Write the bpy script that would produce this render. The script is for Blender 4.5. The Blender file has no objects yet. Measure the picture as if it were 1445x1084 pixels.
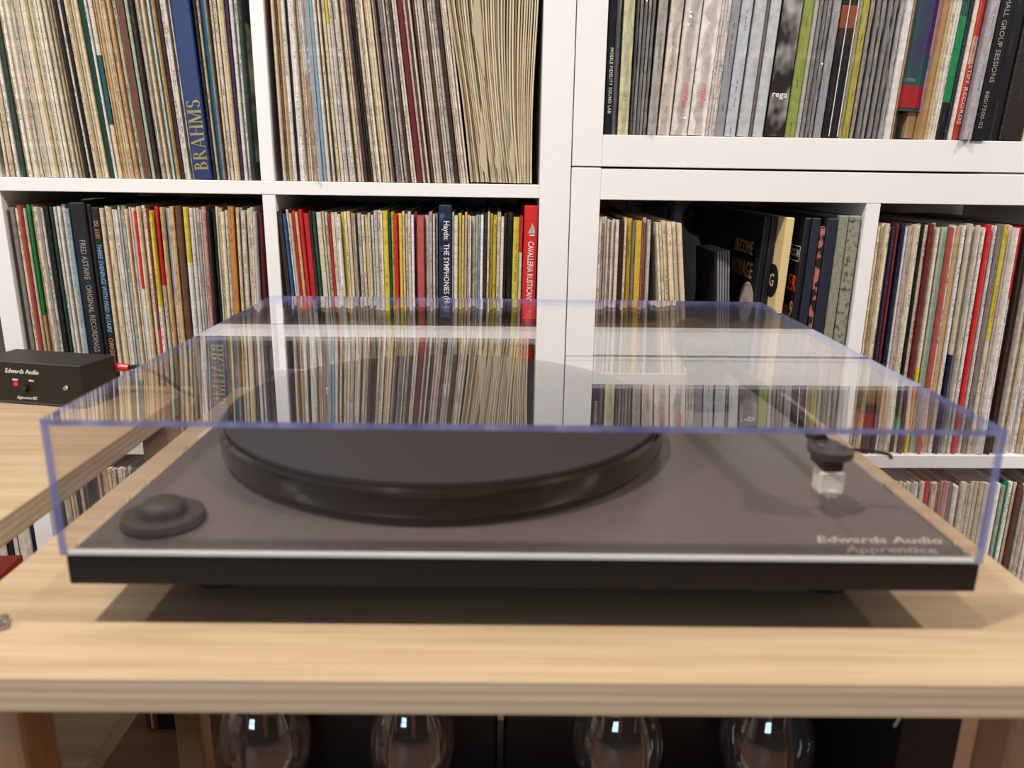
import bpy, bmesh, math, random
import numpy as np
from mathutils import Vector, Matrix

rnd = random.Random(7)
scene = bpy.context.scene
COL = scene.collection
R = math.radians

# ------------------------------------------------------------------ camera
FPX, PITCH, ROLL, YAW, CZ = 1103.9, 0.26674, 0.015, 0.01228, 0.765
_F = Vector((math.sin(YAW)*math.cos(PITCH), math.cos(YAW)*math.cos(PITCH), -math.sin(PITCH)))
_R = Vector((math.cos(YAW), -math.sin(YAW), 0))
_U = _R.cross(_F)
_R, _U = math.cos(ROLL)*_R + math.sin(ROLL)*_U, -math.sin(ROLL)*_R + math.cos(ROLL)*_U
CAM = Vector((0, 0, CZ))
cd = bpy.data.cameras.new('camera')
cam = bpy.data.objects.new('camera', cd); COL.objects.link(cam)
m = Matrix((_R, _U, -_F)).transposed().to_4x4(); m.translation = CAM
cam.matrix_world = m
cd.sensor_fit = 'HORIZONTAL'; cd.sensor_width = 36; cd.lens = FPX/1445*36
cd.clip_start = 0.02; cd.clip_end = 60
cd.dof.use_dof = True; cd.dof.focus_distance = 1.02; cd.dof.aperture_fstop = 8.6
scene.camera = cam

# ------------------------------------------------------------------ light / view
vs = scene.view_settings
vs.view_transform = 'Standard'; vs.look = 'None'; vs.gamma = 1; vs.use_curve_mapping = False
vs.exposure = 0.12
W = bpy.data.worlds.new('World'); scene.world = W; W.use_nodes = True
W.node_tree.nodes['Background'].inputs[0].default_value = (0.9, 0.95, 1, 1)
W.node_tree.nodes['Background'].inputs[1].default_value = 0.05
LAMP_POWER = 42.0
LAMPS = [(-2.45, -0.05), (-0.6, -0.12), (1.6, -0.08), (3.5, -0.05)]
CEIL = 2.45
WINDOW_POWER = 8.0

# ------------------------------------------------------------------ pixel -> place
def ray(px, py): return _F + _R*((px-722.5)/FPX) - _U*((py-542)/FPX)
def on_z(px, py, z): d = ray(px, py); return CAM + d*((z-CZ)/d.z)
def on_y(px, py, y): d = ray(px, py); return CAM + d*(y/d.y)
class Unit:                                    # front plane of a shelving unit
    def __init__(s, x, y, a): s.o = Vector((x, y, 0)); s.a = a; s.ux = Vector((math.cos(a), math.sin(a), 0)); s.n = Vector((-math.sin(a), math.cos(a), 0))
    def hit(s, px, py, v=0.0):
        d = ray(px, py); p = CAM + d*((s.n.dot(s.o+s.n*v-CAM))/s.n.dot(d))
        return (p-s.o).dot(s.ux), p.z          # u along the front, height
    def M(s, u, v, z, lean=0.0, twist=0.0):
        w = s.o + s.ux*u + s.n*v; w.z = z
        return Matrix.Translation(w) @ Matrix.Rotation(s.a+twist, 4, 'Z') @ Matrix.Rotation(-lean, 4, 'Y')
UL_ = Unit(-.30067, .99791, .0171)
UR_ = Unit(.11918, 1.00363, .0171)
Z = lambda z: z + CZ

# ------------------------------------------------------------------ helpers
def lin(c):
    if isinstance(c, str): c = tuple(int(c[i:i+2], 16) for i in (0, 2, 4))
    f = lambda x: (x/255)/12.92 if x/255 <= .04045 else ((x/255+.055)/1.055)**2.4
    return tuple(f(x) for x in c) + (1.0,)

def obj(name, me, mat=None, parent=None, matrix=None):
    if isinstance(me, bmesh.types.BMesh):
        b = me; me = bpy.data.meshes.new(name); b.to_mesh(me); b.free()
    o = bpy.data.objects.new(name, me); COL.objects.link(o)
    if mat is not None and not len(me.materials):
        for x in (mat if isinstance(mat, (list, tuple)) else [mat]): me.materials.append(x)
    if parent: o.parent = parent
    if matrix is not None: o.matrix_local = matrix
    return o
def thing(name, label, cat, matrix=None, group=None):
    o = bpy.data.objects.new(name, None); COL.objects.link(o); o.empty_display_size = .02
    if matrix is not None: o.matrix_world = matrix
    return tag(o, label, cat, group)
def tag(o, label, cat, group=None):
    o['label'] = label; o['category'] = cat
    if group: o['group'] = group
    return o
def struct(o): o['kind'] = 'structure'; return o
def smooth(o, ang=40):
    for p in o.data.polygons: p.use_smooth = True
    o.data.set_sharp_from_angle(angle=R(ang)) if hasattr(o.data, 'set_sharp_from_angle') else None
    return o

def box(bm, x0, x1, y0, y1, z0, z1, bev=0, mi=0, seg=1):
    vs_ = [bm.verts.new(p) for p in ((x0,y0,z0),(x1,y0,z0),(x1,y1,z0),(x0,y1,z0),(x0,y0,z1),(x1,y0,z1),(x1,y1,z1),(x0,y1,z1))]
    fs = [bm.faces.new([vs_[i] for i in q]) for q in ((3,2,1,0),(4,5,6,7),(0,1,5,4),(1,2,6,5),(2,3,7,6),(3,0,4,7))]
    for f in fs: f.material_index = mi
    if bev:
        es = list({e for f in fs for e in f.edges})
        bmesh.ops.bevel(bm, geom=es, offset=bev, segments=seg, affect='EDGES', profile=.5)
    return fs
def bx(x0, x1, y0, y1, z0, z1, bev=0, seg=1):
    bm = bmesh.new(); box(bm, x0, x1, y0, y1, z0, z1, bev, 0, seg); return bm
def lathe(prof, n=32, cap=True, bm=None, org=(0, 0, 0)):
    bm = bm or bmesh.new(); rings = []
    for r, z in prof:
        rings.append([bm.verts.new((org[0]+r*math.cos(2*math.pi*i/n), org[1]+r*math.sin(2*math.pi*i/n), org[2]+z)) for i in range(n)] if r > 1e-6 else [bm.verts.new((org[0], org[1], org[2]+z))])
    for a, b in zip(rings, rings[1:]):
        for i in range(n):
            j = (i+1) % n
            if len(a) == 1 and len(b) == 1: continue
            if len(a) == 1: bm.faces.new((a[0], b[j], b[i]))
            elif len(b) == 1: bm.faces.new((a[i], a[j], b[0]))
            else: bm.faces.new((a[i], a[j], b[j], b[i]))
    if cap:
        if len(rings[0]) > 2: bm.faces.new(rings[0][::-1])
        if len(rings[-1]) > 2: bm.faces.new(rings[-1])
    bmesh.ops.recalc_face_normals(bm, faces=bm.faces)
    return bm
def tube(bm, pts, r, n=8):
    pts = [Vector(p) for p in pts]; rings = []
    rr = r if isinstance(r, (list, tuple)) else [r]*len(pts)
    up = Vector((0, 0, 1))
    for i, p in enumerate(pts):
        t = (pts[min(i+1, len(pts)-1)] - pts[max(i-1, 0)]).normalized()
        a = t.cross(up)
        if a.length < 1e-3: a = t.cross(Vector((1, 0, 0)))
        a.normalize(); b = t.cross(a).normalized()
        rings.append([bm.verts.new(p + (a*math.cos(2*math.pi*k/n) + b*math.sin(2*math.pi*k/n))*rr[i]) for k in range(n)])
    for a, b in zip(rings, rings[1:]):
        for k in range(n): bm.faces.new((a[k], a[(k+1) % n], b[(k+1) % n], b[k]))
    bm.faces.new(rings[0][::-1]); bm.faces.new(rings[-1])
    bmesh.ops.recalc_face_normals(bm, faces=bm.faces)
    return bm
def spline(pts, n=8):
    pts = [Vector(p) for p in pts]; P = [pts[0]] + pts + [pts[-1]]; out = []
    for i in range(1, len(P)-2):
        for k in range(n):
            t = k/n; a, b, c, d = P[i-1], P[i], P[i+1], P[i+2]
            out.append(.5*((2*b) + (c-a)*t + (2*a-5*b+4*c-d)*t*t + (3*b-a-3*c+d)*t**3))
    return out + [pts[-1]]

def text_mesh(s, size, bold=0.0, shear=0.0, width=1.0, align='CENTER', spacing=1.0, depth=.00012):
    cu = bpy.data.curves.new('lettering', 'FONT'); cu.body = s; cu.size = size; cu.align_x = align; cu.align_y = 'CENTER'
    cu.shear = shear; cu.offset = bold; cu.space_character = spacing; cu.extrude = depth; cu.resolution_u = 2
    o = bpy.data.objects.new('t', cu); me = bpy.data.meshes.new_from_object(o)
    bpy.data.objects.remove(o); bpy.data.curves.remove(cu); me.name = 'lettering'
    if width != 1:
        for v in me.vertices: v.co.x *= width
    me.materials.clear()
    return me
def face_M(x, y, z, spin=0.0, flip=None):
    """text lying in a front face (towards -Y): spin 0 upright, -90 reads downwards, 90 upwards"""
    return Matrix.Translation((x, y, z)) @ Matrix.Rotation(R(90), 4, 'X') @ Matrix.Rotation(R(spin), 4, 'Z')
def letter(parent, s, size, mat, M, label=None, **k):
    o = obj('lettering', text_mesh(s, size, **k), mat, parent, M)
    if label: o['label'] = label
    return o

# ------------------------------------------------------------------ materials
def newmat(name):
    mt = bpy.data.materials.new(name); mt.use_nodes = True; nt = mt.node_tree
    for n in list(nt.nodes): nt.nodes.remove(n)
    out = nt.nodes.new('ShaderNodeOutputMaterial')
    return mt, nt, out
def N(nt, t, **kw):
    n = nt.nodes.new(t)
    for k, v in kw.items():
        if k.startswith('i_'):
            key = k[2:]; key = int(key) if key.isdigit() else key.replace('_', ' ')
            n.inputs[key].default_value = v
        else: setattr(n, k, v)
    return n
def L(nt, a, b): nt.links.new(a, b)
def math_(nt, op, a, b=None, c=None):
    n = nt.nodes.new('ShaderNodeMath'); n.operation = op
    for i, x in enumerate((a, b, c)):
        if x is None: continue
        if isinstance(x, (int, float)): n.inputs[i].default_value = x
        else: L(nt, x, n.inputs[i])
    return n.outputs[0]
def mixc(nt, f, a, b, mode='MIX'):
    n = nt.nodes.new('ShaderNodeMix'); n.data_type = 'RGBA'; n.blend_type = mode
    for sock, x in ((n.inputs[0], f), (n.inputs[6], a), (n.inputs[7], b)):
        if isinstance(x, (int, float)): sock.default_value = x
        elif isinstance(x, tuple): sock.default_value = x
        else: L(nt, x, sock)
    return n.outputs[2]
def plain(name, c, rough=.5, metal=0, spec=.5, var=.06, scale=60, bump=0, emit=None, estr=0, coat=0):
    mt, nt, out = newmat(name)
    p = N(nt, 'ShaderNodeBsdfPrincipled'); L(nt, p.outputs[0], out.inputs[0])
    p.inputs['Roughness'].default_value = rough; p.inputs['Metallic'].default_value = metal
    p.inputs['Specular IOR Level'].default_value = spec; p.inputs['Coat Weight'].default_value = coat
    p.inputs['Coat Roughness'].default_value = .08
    tc = N(nt, 'ShaderNodeTexCoord'); nz = N(nt, 'ShaderNodeTexNoise', i_Scale=scale, i_Detail=3.0)
    L(nt, tc.outputs['Object'], nz.inputs['Vector'])
    c = lin(c) if isinstance(c, str) or max(c) > 1.5 else c
    dark = tuple(x*(1-var*2) for x in c[:3]) + (1,); lite = tuple(min(1, x*(1+var*1.2)) for x in c[:3]) + (1,)
    L(nt, mixc(nt, nz.outputs[0], dark, lite), p.inputs['Base Color'])
    if bump:
        b = N(nt, 'ShaderNodeBump', i_Strength=bump, i_Distance=.001); L(nt, nz.outputs[0], b.inputs['Height']); L(nt, b.outputs[0], p.inputs['Normal'])
    if emit:
        p.inputs['Emission Color'].default_value = lin(emit) if isinstance(emit, str) else emit; p.inputs['Emission Strength'].default_value = estr
    return mt
def clear(name, tint=(1, 1, 1, 1), f0=.04, gloss_rough=.0, haze=0.0, haze_col=(.8, .85, .9, 1), bump=0, bscale=120, power=5.0):
    """thin clear plastic / glass: see-through, with a mirror coat that grows towards grazing angles on both sides"""
    mt, nt, out = newmat(name)
    lw = N(nt, 'ShaderNodeLayerWeight', i_Blend=.5)
    f = math_(nt, 'MULTIPLY_ADD', math_(nt, 'POWER', lw.outputs['Facing'], power), 1-f0, f0)
    tr = N(nt, 'ShaderNodeBsdfTransparent'); tr.inputs[0].default_value = tint
    gl = N(nt, 'ShaderNodeBsdfGlossy', i_Roughness=gloss_rough); gl.inputs[0].default_value = (1, 1, 1, 1)
    body = tr.outputs[0]
    if haze:
        df = N(nt, 'ShaderNodeBsdfDiffuse'); df.inputs[0].default_value = haze_col
        mh = N(nt, 'ShaderNodeMixShader', i_0=haze); L(nt, tr.outputs[0], mh.inputs[1]); L(nt, df.outputs[0], mh.inputs[2]); body = mh.outputs[0]
    mx = N(nt, 'ShaderNodeMixShader'); L(nt, f, mx.inputs[0]); L(nt, body, mx.inputs[1]); L(nt, gl.outputs[0], mx.inputs[2])
    if bump:
        tc = N(nt, 'ShaderNodeTexCoord'); nz = N(nt, 'ShaderNodeTexNoise', i_Scale=bscale, i_Detail=2.0); L(nt, tc.outputs['Object'], nz.inputs['Vector'])
        b = N(nt, 'ShaderNodeBump', i_Strength=bump, i_Distance=.004); L(nt, nz.outputs[0], b.inputs['Height'])
        L(nt, b.outputs[0], gl.inputs['Normal']); L(nt, b.outputs[0], lw.inputs['Normal'])
    L(nt, mx.outputs[0], out.inputs[0])
    return mt
def wood(name, base, dark, along='X', grain=1.0, rough=.42, ply=False):
    mt, nt, out = newmat(name)
    p = N(nt, 'ShaderNodeBsdfPrincipled', i_Roughness=rough); L(nt, p.outputs[0], out.inputs[0]); p.inputs['Specular IOR Level'].default_value = .35
    tc = N(nt, 'ShaderNodeTexCoord')
    mp = N(nt, 'ShaderNodeMapping'); L(nt, tc.outputs['Object'], mp.inputs[0])
    s = {'X': (1.6, 26, 26), 'Y': (26, 1.6, 26), 'Z': (26, 26, 1.6)}[along]; mp.inputs['Scale'].default_value = s
    n1 = N(nt, 'ShaderNodeTexNoise', i_Scale=1.6, i_Detail=4.0, i_Roughness=.6, i_Distortion=.7); L(nt, mp.outputs[0], n1.inputs['Vector'])
    mp2 = N(nt, 'ShaderNodeMapping'); L(nt, tc.outputs['Object'], mp2.inputs[0]); mp2.inputs['Scale'].default_value = tuple(x*7 if x > 5 else x*3 for x in s)
    n2 = N(nt, 'ShaderNodeTexNoise', i_Scale=1.5, i_Detail=3.0); L(nt, mp2.outputs[0], n2.inputs['Vector'])
    r1 = N(nt, 'ShaderNodeMapRange', i_From_Min=.35, i_From_Max=.7); L(nt, n1.outputs[0], r1.inputs[0])
    r2 = N(nt, 'ShaderNodeMapRange', i_From_Min=.45, i_From_Max=.75); L(nt, n2.outputs[0], r2.inputs[0])
    g = math_(nt, 'MULTIPLY_ADD', r1.outputs[0], .55*grain, math_(nt, 'MULTIPLY', r2.outputs[0], .35*grain))
    c = mixc(nt, g, lin(base), lin(dark))
    if ply:      # layers of the plywood, on upright faces only
        ge = N(nt, 'ShaderNodeNewGeometry'); sx = N(nt, 'ShaderNodeSeparateXYZ'); L(nt, ge.outputs['Normal'], sx.inputs[0])
        up = math_(nt, 'LESS_THAN', math_(nt, 'ABSOLUTE', sx.outputs[2]), .5)
        so = N(nt, 'ShaderNodeSeparateXYZ'); L(nt, tc.outputs['Object'], so.inputs[0])
        ly = math_(nt, 'FRACT', math_(nt, 'MULTIPLY_ADD', so.outputs[2], 185.0, math_(nt, 'MULTIPLY', n1.outputs[0], .25)))
        band = math_(nt, 'GREATER_THAN', ly, .55)
        pc = mixc(nt, n2.outputs[0], mixc(nt, band, lin('e4d3bc'), lin('cbb396')), lin('c0a585'))
        c = mixc(nt, up, c, pc)
    L(nt, c, p.inputs['Base Color'])
    b = N(nt, 'ShaderNodeBump', i_Strength=.12, i_Distance=.0006); L(nt, n2.outputs[0], b.inputs['Height']); L(nt, b.outputs[0], p.inputs['Normal'])
    return mt

def sleeve_material():
    """printed card: colour per face, fine illegible print down the spine, rubbed edges"""
    mt, nt, out = newmat('record_card')
    p = N(nt, 'ShaderNodeBsdfPrincipled', i_Roughness=.48); L(nt, p.outputs[0], out.inputs[0]); p.inputs['Specular IOR Level'].default_value = .35
    at = N(nt, 'ShaderNodeAttribute', attribute_name='Col'); uv = N(nt, 'ShaderNodeUVMap'); sp = N(nt, 'ShaderNodeSeparateXYZ'); L(nt, uv.outputs[0], sp.inputs[0])
    u, v = sp.outputs[0], sp.outputs[1]
    spine = math_(nt, 'LESS_THAN', u, 50)
    def noise(su, sv, detail=1.0, off=0.0):
        cb = N(nt, 'ShaderNodeCombineXYZ'); L(nt, math_(nt, 'MULTIPLY', u, su), cb.inputs[0]); L(nt, math_(nt, 'MULTIPLY_ADD', v, sv, off), cb.inputs[1])
        n = N(nt, 'ShaderNodeTexNoise', i_Scale=1.0, i_Detail=detail, noise_dimensions='2D'); L(nt, cb.outputs[0], n.inputs['Vector']); return n.outputs[0]
    mid = math_(nt, 'LESS_THAN', math_(nt, 'ABSOLUTE', u), .85)
    ink = math_(nt, 'MULTIPLY', math_(nt, 'GREATER_THAN', noise(.8, 300), .47), math_(nt, 'GREATER_THAN', noise(0, 52, 0, 31), .42))
    ink = math_(nt, 'MULTIPLY', ink, math_(nt, 'GREATER_THAN', noise(0, 6, 0, 77), .52))
    ink = math_(nt, 'MULTIPLY', math_(nt, 'MULTIPLY', ink, mid), spine)
    bw = N(nt, 'ShaderNodeRGBToBW'); L(nt, at.outputs['Color'], bw.inputs[0])
    light = math_(nt, 'GREATER_THAN', bw.outputs[0], .18)
    inkc = mixc(nt, light, lin('b9ad92'), lin('3a2c26'))
    ge = N(nt, 'ShaderNodeTexCoord'); n3 = N(nt, 'ShaderNodeTexNoise', i_Scale=90.0, i_Detail=4.0); L(nt, ge.outputs['Object'], n3.inputs['Vector'])
    r3 = N(nt, 'ShaderNodeMapRange', i_From_Min=.3, i_From_Max=.75, i_To_Min=.72, i_To_Max=1.12); L(nt, n3.outputs[0], r3.inputs[0])
    c = mixc(nt, 1.0, at.outputs['Color'], r3.outputs[0], 'MULTIPLY')
    edge = math_(nt, 'GREATER_THAN', math_(nt, 'ABSOLUTE', u), 20)
    wear = math_(nt, 'MULTIPLY', math_(nt, 'MULTIPLY', edge, spine), math_(nt, 'GREATER_THAN', noise(.1, 90, 3, 11), .58))
    c = mixc(nt, math_(nt, 'MULTIPLY', wear, math_(nt, 'MULTIPLY_ADD', light, .42, .1)), c, mixc(nt, light, lin('cdbb9c'), lin('8a6f55')))
    c = mixc(nt, math_(nt, 'MULTIPLY', ink, math_(nt, 'MULTIPLY_ADD', light, .68, .1)), c, inkc)
    L(nt, c, p.inputs['Base Color'])
    return mt
def speckle(name, a, b, scale, lo=.5, hi=.6, rough=.6, detail=6, stretch=(1, 1, 1)):
    mt, nt, out = newmat(name); p = N(nt, 'ShaderNodeBsdfPrincipled', i_Roughness=rough); L(nt, p.outputs[0], out.inputs[0])
    tc = N(nt, 'ShaderNodeTexCoord'); mp = N(nt, 'ShaderNodeMapping'); mp.inputs['Scale'].default_value = stretch; L(nt, tc.outputs['Object'], mp.inputs[0])
    nz = N(nt, 'ShaderNodeTexNoise', i_Scale=scale, i_Detail=float(detail)); L(nt, mp.outputs[0], nz.inputs['Vector'])
    r = N(nt, 'ShaderNodeMapRange', i_From_Min=lo, i_From_Max=hi); L(nt, nz.outputs[0], r.inputs[0])
    L(nt, mixc(nt, r.outputs[0], lin(a), lin(b)), p.inputs['Base Color'])
    return mt

MWHITE = plain('white_foil', 'f1efed', .38, var=.015, scale=8)
MOAK = wood('oak_veneer', 'b69e80', '8f7455', 'X', ply=True)
MOAKV = wood('oak_upright', 'c8a57c', 'a88560', 'Z')
MFLOOR = wood('floor_boards', '6b4d38', '4f3626', 'X', rough=.5)
MWALL = plain('painted_wall', 'b8b1a8', .8, var=.02, scale=30, bump=.05)
MWALLG = plain('grey_wall', 'e4e0dc', .8, var=.02, scale=30, bump=.05)
MCEIL = plain('ceiling_paint', 'f0eeea', .85, var=.01)
MLID = clear('clear_acrylic', (.985, .985, .99, 1), f0=.05, power=4.2)
def edge_material():
    mt, nt, out = newmat('acrylic_edge')
    tr = N(nt, 'ShaderNodeBsdfTransparent'); tr.inputs[0].default_value = (.62, .64, .9, 1)
    df = N(nt, 'ShaderNodeBsdfPrincipled', i_Roughness=.12)
    tc = N(nt, 'ShaderNodeTexCoord'); mp = N(nt, 'ShaderNodeMapping'); mp.inputs['Scale'].default_value = (90, 90, 6); L(nt, tc.outputs['Object'], mp.inputs[0])
    nz = N(nt, 'ShaderNodeTexNoise', i_Scale=1.0, i_Detail=4.0); L(nt, mp.outputs[0], nz.inputs['Vector'])
    r = N(nt, 'ShaderNodeMapRange', i_From_Min=.35, i_From_Max=.68); L(nt, nz.outputs[0], r.inputs[0])
    L(nt, mixc(nt, r.outputs[0], lin('6b6da6'), lin('9a9fd0')), df.inputs['Base Color'])
    mx = N(nt, 'ShaderNodeMixShader', i_0=.72); L(nt, tr.outputs[0], mx.inputs[1]); L(nt, df.outputs[0], mx.inputs[2]); L(nt, mx.outputs[0], out.inputs[0])
    return mt
MEDGE = edge_material()
MEDGEW = plain('painted_edge_glint', 'c9cac6', .25, var=.12, scale=14)  # pale colour stands for light reflected in the panel's cut edge
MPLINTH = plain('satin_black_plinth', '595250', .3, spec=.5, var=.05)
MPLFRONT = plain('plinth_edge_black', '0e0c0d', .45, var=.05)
MGLOSSBLK = plain('gloss_black', '070607', .08, spec=.5, var=.02)
MMAT = plain('felt_mat', '1f1b1e', .8, var=.1, scale=800, bump=.2)
MRUBBER = plain('black_rubber', '2b2523', .6, var=.06)
MMETAL = plain('brushed_metal', 'b9b9b6', .25, metal=1, var=.05)
MDARKMET = plain('dark_metal', '2b2b2e', .3, metal=.7, var=.05)
MPRINT = plain('pale_print', 'd3ccc0', .6, var=.02)
MPRINTD = plain('grey_print', '9b948c', .6, var=.02)
MBLKBOX = plain('black_anodised', '171312', .42, var=.1, scale=300)
MBLACK = plain('black_plastic', '121113', .35, var=.03)
MPLUG = plain('glossy_plug', '0a0c12', .06, spec=.7, var=.02)
MRED = plain('red_plastic', 'd01f2a', .35, var=.03)
MLED = plain('red_led', 'e01018', .2, var=0, emit='ff1818', estr=1.6)
MSLEEVE = sleeve_material()
MPLASTIC = clear('sleeve_film', (.97, .97, .97, 1), f0=.2, gloss_rough=.03, haze=.11, bump=1.0, bscale=60, power=3.5)
MFILM = clear('outer_film', (.96, .96, .96, 1), f0=.06, gloss_rough=.1, haze=.22, bump=.7, bscale=90, power=3.5)
MGLASS = clear('tube_glass', (.92, .91, .9, 1), haze=.07, haze_col=(.55, .45, .38, 1), f0=.16, power=3.2)  # brown haze painted in for the getter and reflections inside the bulb
MPAPER = plain('sleeve_paper', 'eee0c4', .75, var=.06, scale=25)
MPAPERG = plain('sleeve_paper_white', 'd9d4c4', .75, var=.06, scale=25)
MANODE = plain('tube_anode', '4a4c50', .45, metal=.6, var=.1)
MCOPPER = plain('tube_rod', 'a87a66', .4, metal=.8, var=.05)
MSOCKET = plain('socket_plate', '8f98a6', .4, var=.02)

# ------------------------------------------------------------------ room
def slab(name, x0, x1, y0, y1, z0, z1, mat): return struct(obj(name, bx(x0, x1, y0, y1, z0, z1), mat))
RX0, RX1, RY0, RY1 = -4.2, 4.6, -3.2, 1.42
slab('floor', RX0, RX1, RY0, RY1, -.1, 0, MFLOOR)
slab('ceiling', RX0, RX1, RY0, RY1, CEIL, CEIL+.1, MCEIL)
slab('wall_back', RX0, RX1, RY1, RY1+.1, -.1, CEIL+.1, MWALLG)
slab('wall_left', RX0-.1, RX0, RY0, RY1, 0, CEIL, MWALL)
slab('wall_right', RX1, RX1+.1, RY0, RY1, 0, CEIL, MWALL)
# wall behind the photographer, with a window opening
WX0, WX1, WZ0, WZ1 = -1.9, -.7, .95, 2.05
bm = bmesh.new()
for a in ((RX0, WX0, 0, CEIL), (WX1, RX1, 0, CEIL), (WX0, WX1, 0, WZ0), (WX0, WX1, WZ1, CEIL)): box(bm, a[0], a[1], RY0-.12, RY0, a[2], a[3])
struct(obj('wall_front', bm, plain('darkened_wall', '3d3631', .8, var=.02, scale=30)))  # dim room put into the wall colour, so lid and platter reflect little
MSKY = plain('daylight_pane', '9fc4ff', .3, var=0, emit=(.55, .75, 1.0, 1), estr=WINDOW_POWER)
win = struct(bpy.data.objects.new('window_1', None)); COL.objects.link(win)
bm = bmesh.new()
for a in ((WX0, WX1, WZ0, WZ0+.05), (WX0, WX1, WZ1-.05, WZ1), (WX0, WX0+.05, WZ0, WZ1), (WX1-.05, WX1, WZ0, WZ1), (-1.32, -1.28, WZ0, WZ1), (WX0, WX1, 1.48, 1.52)): box(bm, a[0], a[1], RY0-.09, RY0-.03, a[2], a[3])
obj('window_frame', bm, MWHITE, win)
for i, (a, b) in enumerate(((WX0+.05, -1.32), (-1.28, WX1-.05))):
    for c, d in ((WZ0+.05, 1.48), (1.52, WZ1-.05)): obj('pane', bx(a, b, RY0-.075, RY0-.065, c, d), MSKY, win)
MLENS = plain('lamp_lens', 'fff4e4', .4, var=0, emit=(1, .93, .82, 1), estr=14)
for i, (x, y) in enumerate(LAMPS):
    t = thing('ceiling_light', ('small round ceiling downlight nearest the wall at the narrow shelving unit', 'small round ceiling downlight over the turntable rack', 'small round ceiling downlight over the packed lower bay', 'small round ceiling downlight nearest the far end wall')[i], 'ceiling light', Matrix.Translation((x, y, CEIL)), 'downlights over the shelf wall')
    obj('trim_ring', lathe([(.045, 0), (.06, 0), (.06, -.006), (.045, -.01), (.045, 0)], 24, False), MWHITE, t)
    obj('lens', lathe([(.045, -.004), (.03, -.006), (0, -.007)], 24, True), MLENS, t)
    ld = bpy.data.lights.new('downlight', 'AREA'); ld.shape = 'DISK'; ld.size = .11; ld.energy = LAMP_POWER; ld.color = (1, .945, .875)
    lo = bpy.data.objects.new('downlight', ld); COL.objects.link(lo); lo.location = (x, y, CEIL-.015)

# ------------------------------------------------------------------ shelving units
DEP = .39
def unit(name, label, U, boards):
    t = thing(name, label, 'shelf unit', Matrix.Translation(U.o) @ Matrix.Rotation(U.a, 4, 'Z'))
    for nm, u0, u1, z0, z1, d0 in boards: obj(nm, bx(u0, u1, d0, DEP, Z(z0), Z(z1), .0006), MWHITE, t)
    return t
tL, cL, oL, lc = .0162, .3277, .0381, .319
S0, S1 = -.0171, -.3604
XL = -lc-.024-.326
B = []
for z in (S0, S1): B.append(('shelf_board', XL, tL+cL, z-tL, z, .0))
B += [('bottom_panel', XL, tL+cL, -.765, -.7045, .0), ('top_panel', XL, tL+cL, .3267, .3267+oL, .0)]
for z0, z1 in ((S0, .3267), (S1, S0-tL), (-.7045, S1-tL)): B += [('divider', 0, tL, z0, z1, .0005), ('divider', -lc-.024, -lc, z0, z1, .0005)]
B += [('side_panel', tL+cL, tL+cL+oL, -.765, .3267+oL, -.0004), ('side_panel', XL-oL, XL, -.765, .3267+oL, -.0004)]
unit('shelving_unit', 'white cube shelving unit packed with records, holding the wide navy box', UL_, B)
tR, cR, oR = .0183, .3382, .0379
B = [('bottom_panel', 0, 2*cR+tR, .0062, .0437, 0), ('top_panel', 0, 2*cR+tR, .392, .43, 0),
     ('side_panel', -oR+.0012, -.0002, .0062, .43, -.0004), ('side_panel', 2*cR+tR, 2*cR+tR+oR, .0062, .43, -.0004)]
unit('shelving_unit', 'white wide-bay shelf unit stacked on top of another, holding plastic-wrapped records', UR_, B)
S1R = -.3719
B = [('top_panel', 0, 2*cR+tR, -.0338, .0035, 0), ('shelf_board', 0, 2*cR+tR, S1R-.0188, S1R, 0), ('bottom_panel', 0, 2*cR+tR, -.765, -.728, 0),
     ('divider', cR, cR+tR, S1R, -.0338, .0005), ('divider', cR, cR+tR, -.728, S1R-.0188, .0005),
     ('side_panel', -oR+.0012, -.0002, -.765, .0045, -.0004), ('side_panel', 2*cR+tR, 2*cR+tR+oR, -.765, .0045, -.0004)]
unit('shelving_unit', 'white lower cube shelving unit with a half-empty bay and grey cloth boxes', UR_, B)
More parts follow.
